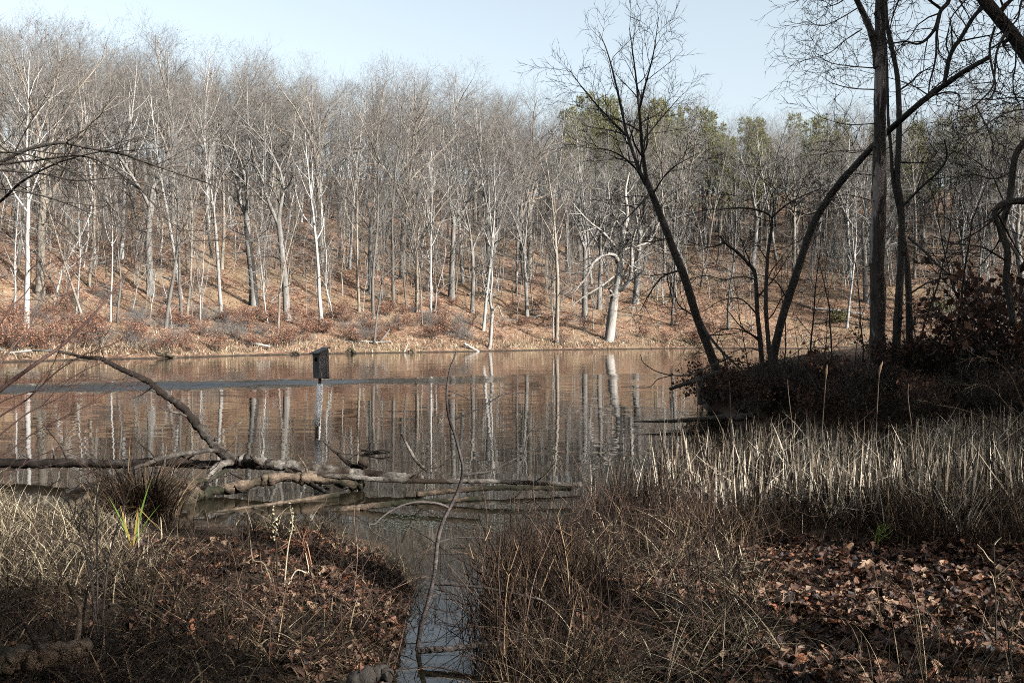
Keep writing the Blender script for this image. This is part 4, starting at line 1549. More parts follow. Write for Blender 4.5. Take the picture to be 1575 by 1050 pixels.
# branches reaching in from the left edge
LD = 8.0
b_ = at(-230, 900, LD)
b_.z = hz(b_.x, b_.y) - .1
T9w = spline([(b_.x, b_.y, b_.z), (b_.x + .05, b_.y, 1.2), tuple(at(-170, 300, LD)), tuple(at(-200, 120, LD)), tuple(at(-180, -150, LD))], 5)
T9 = ([Vector(p) for p in T9w], list(np.linspace(.075, .02, len(T9w))))
L9 = [limb([(-172, 330), (-80, 275), (0, 250), (33, 233), (90, 220), (133, 227), (187, 237), (233, 253), (283, 270), (327, 285), (353, 302)], LD, 8, 1.0, 4),
      limb([(-180, 420), (-60, 350), (0, 310), (33, 280), (83, 253), (133, 238), (200, 225)], [LD, LD, LD - .2, LD - .4, LD - .5, LD - .7, LD - .9], 6, 1.0, 4),
      limb([(-172, 300), (-60, 262), (0, 262), (67, 268), (117, 278), (190, 275), (260, 300)], [LD, LD + .2, LD + .3, LD + .4, LD + .6, LD + .7, LD + .8], 4.5, .9, 4),
      limb([(-20, 255), (60, 246), (133, 241), (200, 277), (233, 310), (267, 347), (300, 372)], [LD, LD - .2, LD - .4, LD - .6, LD - .7, LD - .8, LD - .9], 3.6, .8, 4),
      limb([(-170, 270), (-60, 240), (20, 235), (80, 250), (150, 290), (175, 340)], [LD, LD - .3, LD - .5, LD - .6, LD - .7, LD - .7], 3.6, .8, 4),
      limb([(-175, 350), (-80, 300), (-20, 290), (50, 298), (120, 320), (180, 350)], [LD, LD - .5, LD - .8, LD - 1, LD - 1.2, LD - 1.3], 3.6, .8, 4)]
bank_tree('overhanging_branches', 'bare dark branches arching in from the left edge high over the lake', [T9], L9,
          [(13, .25, 36, .6, .3, 5, .10, .0, .42), (5, .2, 38, .30, .3, 3, .12, 0, .7), (1, .3, 36, .13, .3, 2, .1, 0, .8)], 69, cat='tree', sides=7, rmin=.0022)
b_ = at(-140, 1000, 6.6)
b_.z = hz(b_.x, b_.y) - .1
T10w = spline([(b_.x, b_.y, b_.z), tuple(at(-90, 760, 6.8)), tuple(at(-40, 640, 7)), tuple(at(0, 600, 7.1)), tuple(at(50, 563, 7.2)), tuple(at(100, 527, 7.3)), tuple(at(150, 477, 7.3)), tuple(at(187, 430, 7.4)), tuple(at(230, 377, 7.4))], 4)
T10 = ([Vector(p) for p in T10w], list(np.linspace(.026, .003, len(T10w))))
L10 = [limb([(-90, 700), (0, 640), (43, 613), (83, 575), (120, 550), (170, 530), (230, 500)], 7.0, 3.4, .8, 4),
       limb([(-100, 740), (0, 668), (43, 635), (90, 612), (137, 580), (170, 585)], 6.8, 3, .8, 4),
       limb([(-60, 660), (0, 500), (40, 450), (75, 405), (130, 400)], [6.9, 7.2, 7.3, 7.4, 7.5], 3, .8, 4),
       limb([(-90, 720), (0, 700), (60, 660), (130, 625), (185, 590), (200, 588)], 6.7, 2.6, .8, 4),
       limb([(-80, 690), (0, 560), (50, 500), (100, 455), (120, 400), (160, 372)], [6.9, 7.3, 7.5, 7.6, 7.7, 7.8], 3.2, .8, 4),
       limb([(-40, 640), (20, 610), (90, 590), (150, 560), (200, 545)], 6.9, 2.4, .8, 4),
       limb([(-100, 760), (0, 735), (60, 700), (110, 690)], 6.6, 2.6, .8, 4)]
bank_tree('bush', 'bare reddish bush whose thin twigs fan in from the left edge over the water', [T10], L10,
          [(7, .3, 32, .50, .3, 5, .08, .02, .5), (4, .2, 36, .26, .3, 3, .10, 0, .7), (1, .3, 36, .12, .3, 2, .1, 0, .8)], 70, bark='twig_purple', twig='twig_purple', cat='bush', sides=6, rmin=.0016)


# ------------------------------------------------------------------ driftwood
def wood(name, label, cat, main, branches, mat, seed, sides=12, rough=.10, dark=(), stubs=0):
    base = main[0][0]
    o = thing(name, label, cat, tuple(base))
    for bi, (pn, lst) in enumerate([('trunk', [main])] + [('branch', [b]) for b in branches]):
        g_ = Geo()
        P = np.array([tuple(p) for p in lst[0][0]])
        # more rings so that the wood can be uneven
        n = len(P)
        tt = np.linspace(0, n - 1, max(n, int(n * 2.2)))
        P2 = np.stack([np.interp(tt, np.arange(n), P[:, i]) for i in range(3)], 1)
        R2 = np.interp(tt, np.arange(n), lst[0][1])
        rs_ = np.random.RandomState(seed)
        P2 += rs_.randn(*P2.shape) * (R2[:, None] * 0.10)
        tubes(g_, [(P2, R2)], sides, rough, seed, cap=True)
        me = g_.mesh(pn, M['driftwood_dark' if bi in dark else mat], True)
        me.transform(Matrix.Translation(-Vector(base)))
        link(pn, me, o)
        seed += 1
    r_ = random.Random(seed)
    if stubs:
        tw = {}
        for P, R in branches:
            if len(P) > 12:
                sprout(r_, P, R, 0, [(4, .3, 55, .7, .3, 6, .16, .03, .25), (3, .3, 45, .3, .3, 3, .14, .0, .5)], tw, .0025)
        g_ = Geo()
        for lv in tw:
            tubes(g_, tw[lv], 4)
        if g_.V:
            me = g_.mesh('twigs', M['driftwood_dark'])
            me.transform(Matrix.Translation(-Vector(base)))
            link('twigs', me, o)['kind'] = 'stuff'
    for k_ in range(stubs):
        P, R = ([main] + branches)[r_.randrange(min(3, 1 + len(branches)))]
        i_ = r_.randrange(1, len(P) - 2)
        p_, d_ = Vector(P[i_]), (Vector(P[i_ + 1]) - Vector(P[i_])).normalized()
        q_ = perp(d_, r_.uniform(0, 6.28))
        q_.z = abs(q_.z) + .25
        q_ = (q_ + d_ * r_.uniform(-.4, .9)).normalized()
        L_ = r_.uniform(.12, .55)
        w_ = walk(r_, p_, q_, L_ + R[i_], 5, .16, .02)
        rr_ = R[i_] * r_.uniform(.2, .4)
        g_ = Geo()
        tubes(g_, [(w_, [rr_ * (1 - .13 * t_) for t_ in range(6)])], 7, .12, seed + k_, cap=True)
        me = g_.mesh('stub', M[r_.choice([mat, 'driftwood_dark'])], True)
        me.transform(Matrix.Translation(-Vector(base)))
        link('stub', me, o)
    return o


main = limb([(371, 708), (400, 713), (440, 716), (500, 723), (560, 729), (610, 733), (652, 736)], [13.4, 13.3, 13.2, 13.1, 13.1, 13.0, 13.0], 20, 11, 5)
br = [limb([(372, 712), (351, 703), (331, 686), (314, 666), (297, 646), (277, 623), (251, 606), (229, 587), (200, 573), (177, 563), (154, 551), (129, 549), (94, 541), (49, 538)], [13.4, 13.4, 13.4, 13.4, 13.4, 13.4, 13.3, 13.3, 13.2, 13.1, 13.0, 12.9, 12.8, 12.6], 17, 3.0, 4),
      limb([(380, 713), (340, 714), (300, 713), (270, 712), (245, 709), (200, 713), (150, 712), (100, 711), (50, 713), (-20, 711), (-100, 716)], [13.4, 13.5, 13.6, 13.6, 13.7, 13.8, 13.9, 14, 14.1, 14.2, 14.4], 13, 15, 4),
      limb([(350, 694), (329, 692), (300, 695), (286, 697), (249, 704), (230, 711), (211, 718), (185, 728), (160, 738), (130, 748), (100, 757)], [13.4, 13.3, 13.2, 13.1, 13, 12.9, 12.8, 12.8, 12.7, 12.6, 12.6], 8, 5, 4),
      limb([(355, 711), (340, 714), (329, 722), (323, 735), (317, 747)], [13.3, 13.1, 12.9, 12.8, 12.7], 11, 8, 4),
      limb([(440, 722), (500, 730), (560, 735), (620, 739), (660, 740), (710, 740), (760, 740), (800, 742), (840, 743), (895, 746)], 12.8, 9, 7, 4),
      limb([(452, 733), (465, 737), (483, 747), (498, 755), (512, 762)], [13, 12.9, 12.7, 12.5, 12.4], 8, 6, 4),
      limb([(497, 678), (508, 689), (520, 698), (532, 710), (543, 716), (560, 718)], 13.3, 2, 8, 4),
      limb([(617, 665), (622, 676), (628, 688), (640, 708), (655, 722)], 13.1, 3, 6, 4),
      limb([(565, 717), (556, 712), (552, 710)], 13.2, 7, 5, 3),
      limb([(398, 712), (392, 706), (386, 700)], 13.2, 9, 6, 3)]
wood('fallen_tree', 'bleached fallen tree lying in the water with a bare limb arching up to the left', 'fallen tree', main, br, 'driftwood', 81, dark=(1, 2, 3, 6, 7), stubs=12)
main = limb([(560, 744), (500, 738), (460, 733), (420, 735), (386, 743), (343, 752), (310, 757), (303, 760), (274, 776), (246, 790), (225, 800)], [12.9, 12.8, 12.7, 12.6, 12.5, 12.4, 12.2, 12.1, 11.9, 11.7, 11.6], 16, 18, 5)
main[1][:] = [v * (1.0 + .25 * math.sin(i * .9)) for i, v in enumerate(main[1])]
br = [limb([(306, 760), (292, 747), (280, 744), (243, 741), (215, 745), (189, 746), (160, 751), (114, 776), (71, 800), (30, 818), (0, 835)], [12.1, 12.1, 12.1, 12, 11.9, 11.8, 11.6, 11.2, 10.8, 10.5, 10.3], 14, 10, 5),
      limb([(292, 748), (300, 742), (318, 737), (335, 731), (348, 722)], [12.2, 12.3, 12.5, 12.7, 12.9], 9, 5, 4)]
wood('fallen_log', 'brown hollow-flanked log below the bleached fallen tree, one root end on the mud', 'log', main, br, 'rotten_log', 91, 14, .13, stubs=7)
main = limb([(500, 791), (525, 783), (560, 779), (600, 775), (640, 772), (690, 769), (740, 766)], 11.5, 11, 8, 5)
wood('sunken_log', 'dark half-sunken log in front of the bleached fallen tree', 'log', main, [], 'rotten_log', 95, 10)
main = limb([(640, 760), (700, 754), (760, 750), (820, 750), (880, 752)], 12.2, 9, 7, 5)
wood('mossy_log', 'low mossy log just under the straight end of the bleached fallen tree', 'log', main, [], 'rotten_log', 96, 10)
main = limb([(330, 790), (370, 783), (420, 776), (470, 768), (520, 760)], [11.4, 11.6, 11.9, 12.2, 12.4], 10, 8, 5)
wood('sunken_branch', 'dark wet branch lying on the mud under the brown log', 'log', main, [limb([(390, 781), (420, 790), (450, 790)], [11.6, 11.4, 11.3], 5, 3, 4)], 'rotten_log', 97, 9)
main = limb([(-30, 1022), (10, 1017), (40, 1012), (70, 1008), (100, 1003), (130, 996)], [5.05, 5.0, 5.0, 5.05, 5.1, 5.2], 46, 30, 5)
wood('rotting_log', 'pale rotting log end in the grass at the bottom left corner', 'log', main, [], 'rotten_log', 98, 14, .06, stubs=4)
main = limb([(545, 1050), (565, 1040), (585, 1032), (600, 1040)], [5.2, 5.2, 5.25, 5.2], 34, 20, 4)
wood('stump', 'dark broken stump at the foot of the narrow channel', 'stump', main, [], 'bark_near', 99, 10, .06)
# limbs in the water by the leaning tree
main = limb([(1110, 572), (1090, 578), (1068, 586), (1048, 592), (1031, 598)], [23.8, 23.6, 23.3, 23, 22.8], 9, 5, 5)
br = [limb([(1125, 548), (1108, 556), (1085, 566), (1062, 576), (1035, 577), (1010, 571), (990, 558), (985, 545)], 23.2, 3, .9, 4),
      limb([(1035, 577), (1012, 583), (1001, 594), (985, 596), (955, 595)], 23, 1.6, .8, 4)]
wood('fallen_limb', 'black fallen limb dipping into the water beside the leaning tree', 'fallen branch', main, br, 'bark_near', 101, 8, .06)
main = limb([(1160, 640), (1120, 642), (1080, 644), (1040, 647), (1005, 648), (975, 648)], [21.6, 21.4, 21.3, 21.1, 21, 21], 12, 1.5, 5)
for p_ in main[0]:
    p_.z = max(p_.z, 0.01)
wood('floating_log', 'black tapered log lying flat on the water in front of the right bank', 'log', main, [], 'bark_near', 102, 8, .06)
main = limb([(1078, 622), (1077, 605), (1079, 592), (1082, 583)], 22.6, 9, 3, 4)
wood('stump', 'small dark pointed stump in the water under the fallen limb', 'stump', main, [], 'bark_near', 103, 8, .1)
main = limb([(556, 692), (580, 695), (600, 697), (620, 697)], 16.8, 3.5, 2, 4)
wood('floating_twig', 'small dark forked twig floating right of the nest box pole', 'twig', main, [limb([(560, 697), (585, 692), (600, 695)], 16.6, 2.5, 2, 3)], 'bark_near', 104, 6, .05)

# bits of wood on the far bank
for i, (pl, w_, lb) in enumerate([
    ([(1, 544), (30, 541), (62, 538)], 4, 'pale log lying at the left end of the far waterline'),
    ([(375, 527), (395, 529), (415, 533)], 5, 'bleached log on the far bank left of the nest box'),
    ([(552, 524), (575, 526), (600, 525)], 3, 'thin white log among the shrubs right of the nest box'),
    ([(715, 529), (722, 533), (737, 541)], 5, 'short grey log sliding into the water left of the bleached snag'),
    ([(240, 549), (256, 544), (270, 551)], 9, 'tangled root stump at the waterline under the bleached shrubs'),
    ([(533, 543), (540, 537), (546, 543)], 7, 'dark root stump at the waterline right of the nest box'),
    ([(621, 542), (625, 534), (628, 526)], 3, 'thin leaning stub at the waterline below rust-brown shrubs'),
    ([(630, 543), (634, 538), (638, 543)], 6, 'small dark stump right of the thin leaning stub'),
    ([(900, 462), (925, 445), (948, 428)], 6, 'dark fallen trunk on the slope left of the gnarled tree'),
    ([(1250, 474), (1285, 477), (1330, 483)], 5, 'long pale fallen trunk on the ground beyond the arching stem'),
    ([(440, 545), (452, 541), (462, 545)], 4, 'low dark snag at the waterline just left of the nest box'),
]):
    ys_ = [far_hit(p_[0], min(p_[1], 540))[1] for p_ in pl]
    m_ = limb(pl, min(ys_) - .3, w_, w_ * .7, 4)
    m_ = ([Vector((p_.x, p_.y, max(p_.z, hz(p_.x, p_.y) + .02))) for p_ in m_[0]], m_[1])
    wood('fallen_log' if 'log' in lb or 'trunk' in lb else 'stump', lb, 'log' if 'log' in lb or 'trunk' in lb else 'stump', m_, [], 'rotten_log' if 'dark' in lb or 'root' in lb else 'bark_bleached', 120 + i, 8, .1)

# ------------------------------------------------------------------ bare sapling in the channel
SD = 6.5
T11 = limb([(634, 1050), (637, 1030), (642, 1000), (648, 960), (658, 927), (668, 883), (673, 833), (682, 800), (702, 760), (712, 727), (708, 700), (700, 670), (690, 640), (687, 610), (689, 585), (693, 565), (702, 541)], SD, 8.5, 2.4, 5)
L11 = [limb([(712, 731), (730, 728), (752, 725), (778, 713), (802, 700), (825, 688)], SD, 4.5, 1.6, 4),
       limb([(806, 698), (808, 687), (812, 670), (822, 657), (835, 647), (852, 640), (867, 636)], SD, 2.6, 1.4, 4),
       limb([(700, 645), (720, 635), (738, 627), (755, 617), (772, 607), (793, 604), (815, 605)], SD, 3, 1.2, 4),
       limb([(720, 613), (700, 604), (686, 598), (672, 587)], SD, 1.6, 1.2, 4),
       limb([(690, 780), (675, 774), (658, 772), (638, 772), (618, 777), (600, 786), (585, 797), (577, 805), (568, 806), (570, 814), (577, 820), (592, 828), (605, 834)], [SD - .1 * i_ * .4 for i_ in range(13)], 4, 1.4, 4),
       limb([(668, 897), (690, 898), (712, 900), (740, 903), (765, 907), (795, 913), (825, 920), (865, 932), (902, 943)], [SD - .03 * i_ for i_ in range(9)], 5, 3, 4),
       limb([(675, 833), (700, 827), (730, 826), (760, 828)], SD, 2.4, 1, 4),
       limb([(772, 607), (783, 612), (784, 622)], SD, 1.6, 1, 3)]
g_ = Geo()
tubes(g_, [T11], 9, .07, 5)
o_ = thing('bare_sapling', 'bare crooked sapling rising from the narrow channel in front of the fallen tree', 'sapling', tuple(T11[0][0]))
me = g_.mesh('trunk', M['sapling_bark'], True)
me.transform(Matrix.Translation(-T11[0][0]))
link('trunk', me, o_)
for i, l_ in enumerate(L11):
    g_ = Geo()
    tubes(g_, [l_], 6, .06, i)
    me = g_.mesh('branch', M['sapling_bark'], True)
    me.transform(Matrix.Translation(-T11[0][0]))
    link('branch', me, o_)
main = limb([(643, 1000), (675, 998), (712, 995), (745, 990), (775, 988), (810, 986), (845, 985), (892, 979), (925, 975), (942, 978)], [SD - .25] * 10, 11, 5, 4)
wood('fallen_branch', 'grey fallen branch lying level across the channel at the sapling foot', 'fallen branch', main, [], 'sapling_bark', 140, 8, .07)

# ------------------------------------------------------------------ nest box on its pole
ND = 20.0
pb = at(489, 668, ND)
nb = thing('nest_box', 'dark wooden nest box on a leaning pole with a white sleeve, standing in the lake', 'nest box', (pb.x, pb.y, 0))


def bmesh_part(name, verts, faces, mat, parent, off=(0, 0, 0), smooth=False):
    me = bpy.data.meshes.new(name)
    me.from_pydata([tuple(v) for v in verts], [], faces)
    me.materials.append(M[mat])
    if smooth:
        me.polygons.foreach_set('use_smooth', [True] * len(me.polygons))
    me.update()
    o = link(name, me, parent)
    o.location = off
    return o


def boxv(x0, x1, y0, y1, z0, z1):
    v = [(x, y, z) for z in (z0, z1) for x, y in ((x0, y0), (x1, y0), (x1, y1), (x0, y1))]
    return v, [(0, 3, 2, 1), (4, 5, 6, 7), (0, 1, 5, 4), (1, 2, 6, 5), (2, 3, 7, 6), (3, 0, 4, 7)]


def pole_pt(px, py):
    return at(px, py, ND) - Vector((pb.x, pb.y, 0))


def pole_part(name, a_, b_, r_, mat):
    g_ = Geo()
    k_ = [Vector(a_).lerp(Vector(b_), t) for t in np.linspace(0, 1, 4)]
    tubes(g_, [(k_, [r_] * 4)], 14, 0, 1, cap=True)
    return link(name, g_.mesh(name, M[mat], True), nb)


p0 = pole_pt(487, 690)
p0.z = -0.5
p1 = pole_pt(487.6, 655)
p2 = pole_pt(492.5, 590)
p3 = pole_pt(492.5, 578)
pole_part('pole', p0, p1.lerp(p2, -.02), 0.036, 'rusty_pole')
pole_part('pole', p1, p3, 0.032, 'rusty_pole')
pole_part('sleeve', p1, p2, 0.060, 'white_sleeve')
bx = thing('tmp', '', '')
bpy.data.objects.remove(bx)
ctr = pole_pt(494.3, 581)
body = bpy.data.objects.new('box', None)
hw, hd, hf, hb = 0.115, 0.115, 0.50, 0.58     # half width, half depth, front and back height
Rz = Matrix.Rotation(math.radians(-46), 4, 'Z')
Ry = Matrix.Rotation(math.radians(-2), 4, 'Y')
MT = Matrix.Translation(ctr) @ Ry @ Rz


def tr(vs):
    return [MT @ Vector(v) for v in vs]


t_ = 0.018
# front wall (local -y) with a round entrance hole cut through it
N = 20
zc, rad_ = 0.375, 0.047
ring = [(rad_ * 1.25 * math.cos(a), zc + rad_ * math.sin(a)) for a in [2 * math.pi * i / N for i in range(N)]]
outer = []
for i in range(N):
    a = 2 * math.pi * i / N
    c_, s_ = math.cos(a), math.sin(a)
    k_ = min((hw / abs(c_)) if abs(c_) > 1e-6 else 1e9, ((hf - zc) / s_) if s_ > 1e-6 else ((zc / -s_) if s_ < -1e-6 else 1e9))
    outer.append((c_ * k_, zc + s_ * k_))
for c_ in ((hw, hf), (-hw, hf), (-hw, 0), (hw, 0)):
    j = min(range(N), key=lambda i: (outer[i][0] - c_[0]) ** 2 + (outer[i][1] - c_[1]) ** 2)
    outer[j] = c_
vs, fs = [], []
for yv in (-hd, -hd + t_):
    vs += [(x, yv, z) for x, z in ring] + [(x, yv, z) for x, z in outer]
for i in range(N):
    j = (i + 1) % N
    fs.append((i, j, N + j, N + i))
    fs.append((2 * N + j, 2 * N + i, 3 * N + i, 3 * N + j))
    fs.append((i, 2 * N + i, 2 * N + j, j))
    fs.append((N + i, N + j, 3 * N + j, 3 * N + i))
bmesh_part('front_board', tr(vs), fs, 'weathered_board', nb)


def side(x0, x1):
    v = [(x0, -hd + t_, 0), (x1, -hd + t_, 0), (x1, hd - t_, 0), (x0, hd - t_, 0)]
    za, zb = hf, hf + (hb - hf) * .93
    v += [(x0, -hd + t_, za), (x1, -hd + t_, za), (x1, hd - t_, zb), (x0, hd - t_, zb)]
    return v, [(0, 3, 2, 1), (4, 5, 6, 7), (0, 1, 5, 4), (1, 2, 6, 5), (2, 3, 7, 6), (3, 0, 4, 7)]


for x0, x1 in ((-hw, -hw + t_), (hw - t_, hw)):
    v, f_ = side(x0, x1)
    bmesh_part('side_board', tr(v), f_, 'weathered_board', nb)
v, f_ = boxv(-hw, hw, hd - t_, hd, -.02, hb)
bmesh_part('back_board', tr(v), f_, 'weathered_board', nb)
v, f_ = boxv(-hw + t_, hw - t_, -hd + t_, hd - t_, 0.004, .02)
bmesh_part('floor_board', tr(v), f_, 'weathered_board', nb)
v, f_ = boxv(-hw - .03, hw + .03, -hd - .05, hd + .03, 0, .022)
sl_ = (hb - hf) / (2 * hd)
v = [(x, y, z + hf + .004 + (y + hd) * sl_) for x, y, z in v]
bmesh_part('roof', tr(v), f_, 'weathered_board', nb)

# ------------------------------------------------------------------ shrubs and litter on the right bank
rng = random.Random(71)


def bank_hit(px, py, lo=12.0, hi=40.0):
    d = ray(px, py)
    ts = np.linspace(lo, hi, 500)
    X, Y, Z = d.x / d.y * ts, ts, CAM_H + d.z / d.y * ts
    h = height(X, Y)
    hit = np.where((h > Z) & (h > 0.03))[0]
    i = hit[0] if len(hit) else -1
    return X[i], Y[i]


BW = [(1180, 'near the leaning tree'), (1320, 'left of the dead trunk'), (1450, 'below the twin stems'), (9999, 'by the right edge')]
for i in range(46):
    px = rng.uniform(1115, 1640) if i > 7 else rng.uniform(1082, 1135)
    py = rng.uniform(556, 655) if px > 1250 else (rng.uniform(575, 640) if i > 7 else rng.uniform(598, 632))
    x, y = bank_hit(px, py)
    kd = rng.choice(['dark', 'darkbare', 'darkbare', 'darkbare', 'darkbare'])
    w_ = next(n for a, n in BW if px < a)
    lb = ('russet right-bank shrub ' if kd == 'dark' else 'dark right-bank shrub ') + w_
    CROWD.setdefault(lb, []).append((px, put_shrub(kd, rng.randrange(9), x, y, rng.uniform(.35, .75), rng.uniform(0, 6.28), lb, 'shrubs on the right bank')))
def near_pole(seed):
    r = random.Random(seed)
    H, rd = 5.0, 0.028
    tp = walk(r, Vector((0, 0, -0.2)), Vector((r.gauss(0, .15), r.gauss(0, .15), 1)), H, 12, 0.12, 0.05)
    tr = [rd * (1 - 0.85 * i / 12) for i in range(13)]
    out = {}
    sprout(r, tp, tr, 0, [(17, .12, 60, 1.5, .45, 6, .16, .01, .5), (7, .15, 45, .7, .4, 4, .16, .0, .55), (4, .15, 42, .35, .3, 2, .14, .0, .6)], out, .003)
    g = Geo()
    tubes(g, [(tp, tr)], 6, .04, seed)
    gc = Geo()
    for lv in out:
        tubes(gc, out[lv], 4 if lv == 0 else 3)
    return g.mesh('trunk', M['bark_near'], True), gc.mesh('crown', M['twig_near'])


NP = [near_pole(s_) for s_ in (5, 6, 7, 8)]
for i, (px, py, sc) in enumerate([(1135, 592, .55), (1160, 600, .7), (1205, 585, .75), (1222, 600, .5), (1240, 580, .9), (1262, 600, .6), (1285, 575, .85), (1310, 590, .6), (1330, 570, .8), (1375, 575, .6), (1412, 570, 1.0), (1435, 585, .7),
                                  (1462, 570, 1.1), (1490, 590, .8), (1512, 575, 1.1), (1540, 600, .9), (1560, 580, 1.2)]):
    x, y = bank_hit(px, py)
    lb = 'thin bank sapling ' + next(n for a, n in BW if px < a)
    o_ = thing('bank_sapling', lb, 'sapling', (x, y, hz(x, y)), 'thin saplings on the right bank')
    o_.rotation_euler = (rng.gauss(0, .12), rng.gauss(0, .15), rng.uniform(0, 6.28))
    o_.scale = (sc, sc, sc)
    link('trunk', NP[i % 4][0], o_)
    link('crown', NP[i % 4][1], o_)
    CROWD.setdefault(lb, []).append((px, o_))
for px, py, sc, lb in [(1545, 520, 1.5, 'tall russet-leaved shrub crowding the right edge'), (1585, 560, 1.7, 'largest russet-leaved shrub, half cut off by the right edge'),
                       (1520, 560, 1.0, 'russet-leaved shrub in front of the tall one at the right edge'), (1440, 545, .8, 'low russet shrub right of the twin stems')]:
    x, y = bank_hit(px, py + 30)
    put_shrub('dark', rng.randrange(9), x, y, sc, rng.uniform(0, 6), lb)
for px, py, sc, lb in [(1290, 498, .9, 'dull green shrub left of the dead trunk, farther back'), (1450, 480, 1.1, 'dull green bush in the clearing beyond the twin stems')]:
    x, y = bank_hit(px, py, 30, 120)
    put_shrub('evergreen', 0, x, y, sc, rng.uniform(0, 6), lb)
rs = np.random.RandomState(12)


def leaf_mesh(geo, P, size, rs, curl=0.35, tilt=0.5, A=None):
    """lobed oak leaves: outline fan about a raised midrib"""
    B = len(P)
    n = 15
    t = np.linspace(0, 1, 8)
    w = np.array([0.03, 0.16, 0.10, 0.27, 0.17, 0.30, 0.17, 0.0])
    xs = np.concatenate([t, t[-2:0:-1]])
    ys = np.concatenate([w, -w[-2:0:-1]])
    m = len(xs)
    mid = np.linspace(0.1, .9, 2)
    X = np.concatenate([xs, mid])
    Yv = np.concatenate([ys, 0 * mid])
    B1 = rs.uniform(-1, 1, B)[:, None] * curl
    B2 = rs.uniform(.2, 1, B)[:, None] * curl
    Z = B1 * (X[None] - .5) ** 2 * 2 + B2 * np.abs(Yv[None]) * 1.6
    L = np.stack([np.repeat(X[None] - .5, B, 0), np.repeat(Yv[None], B, 0) * rs.uniform(.8, 1.2, (B, 1)), Z], -1) * size[:, None, None]
    az_ = rs.uniform(0, 6.28, B)
    ta, tb = rs.randn(B) * tilt, rs.randn(B) * tilt
    ca, sa = np.cos(az_), np.sin(az_)
    R1 = np.zeros((B, 3, 3))
    R1[:, 0, 0], R1[:, 0, 1], R1[:, 1, 0], R1[:, 1, 1], R1[:, 2, 2] = ca, -sa, sa, ca, 1
    R2 = np.zeros((B, 3, 3))
    R2[:, 0, 0], R2[:, 0, 2], R2[:, 2, 0], R2[:, 2, 2], R2[:, 1, 1] = np.cos(ta), np.sin(ta), -np.sin(ta), np.cos(ta), 1
    R3 = np.zeros((B, 3, 3))
    R3[:, 1, 1], R3[:, 1, 2], R3[:, 2, 1], R3[:, 2, 2], R3[:, 0, 0] = np.cos(tb), -np.sin(tb), np.sin(tb), np.cos(tb), 1
    R = R1 @ R2 @ R3
    V = np.einsum('bij,bkj->bki', R, L)
    V[..., 2] -= V[..., 2].min(1, keepdims=True) * 0.75
    V += P[:, None, :]
    tri = []
    for i in range(m):
        j = (i + 1) % m
        c0 = m if (xs[i] + xs[j]) / 2 < .5 else m + 1
        tri.append((i, j, c0))
    top = 7
    tri += [(m, 4, m + 1), (m + 1, m - 4, m)]
    T = (np.arange(B) * (m + 2))[:, None, None] + np.array(tri)[None]
    A = rs.rand(B) if A is None else A
    geo.add(V, None, T.reshape(-1, 3), np.repeat(A, m + 2))


# leaves lying on the right bank (seen small and in shade)
g = Geo()
P = []
for _ in range(3000):
    px, py = rs.uniform(1130, 1620), rs.uniform(548, 660)
    P.append((px, py))
q = np.array([bank_hit(a_, b_) for a_, b_ in P[:1500]])
q = np.vstack([q, q + rs.randn(*q.shape) * .5])
P = np.column_stack([q, height(q[:, 0], q[:, 1]) + .01])
P = P[P[:, 2] > .05]
leaf_mesh(g, P, rs.uniform(.09, .15, len(P)), rs)
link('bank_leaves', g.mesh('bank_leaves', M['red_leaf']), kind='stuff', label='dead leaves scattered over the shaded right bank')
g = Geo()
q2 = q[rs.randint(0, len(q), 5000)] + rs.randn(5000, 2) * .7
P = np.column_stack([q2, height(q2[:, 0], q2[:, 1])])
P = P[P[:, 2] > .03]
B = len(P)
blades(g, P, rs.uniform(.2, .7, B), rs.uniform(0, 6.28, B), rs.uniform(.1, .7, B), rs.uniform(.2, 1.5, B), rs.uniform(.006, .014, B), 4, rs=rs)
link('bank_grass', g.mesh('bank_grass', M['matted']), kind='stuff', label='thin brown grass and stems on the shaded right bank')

# ------------------------------------------------------------------ cattail bed
rs = np.random.RandomState(17)
g = Geo()
BED = [(1000, 745), (1060, 728), (1300, 722), (1700, 712), (1760, 800), (1600, 842), (1300, 838), (1100, 830), (1020, 815), (990, 790)]
P = scatter(BED, 5600, rs, clump=1.0, cscale=1.6, zref=.1, water=True)
P[:, 2] = np.maximum(P[:, 2], -.05)
B = len(P)
hgt_ = rs.uniform(.34, .84, B) * (0.92 + .55 * vnoise(P[:, 0] * .9, P[:, 1] * .9))
kn = (rs.uniform(.35, .95, B), np.where(rs.rand(B) < .6, rs.uniform(.5, 2.6, B), 0))
blades(g, P, hgt_, rs.uniform(0, 6.28, B), np.abs(rs.randn(B)) * .11, rs.uniform(0, .25, B), rs.uniform(.012, .033, B), 6, kn, rs)
# broken leaves lying across the bed
B2 = 1700
P2 = P[rs.randint(0, B, B2)] + np.column_stack([rs.randn(B2) * .1, rs.randn(B2) * .1, rs.uniform(.03, .34, B2)])
blades(g, P2, rs.uniform(.3, .9, B2), rs.uniform(0, 6.28, B2), rs.uniform(.6, 1.9, B2), rs.uniform(-.3, .8, B2), rs.uniform(.010, .024, B2), 4, None, rs)
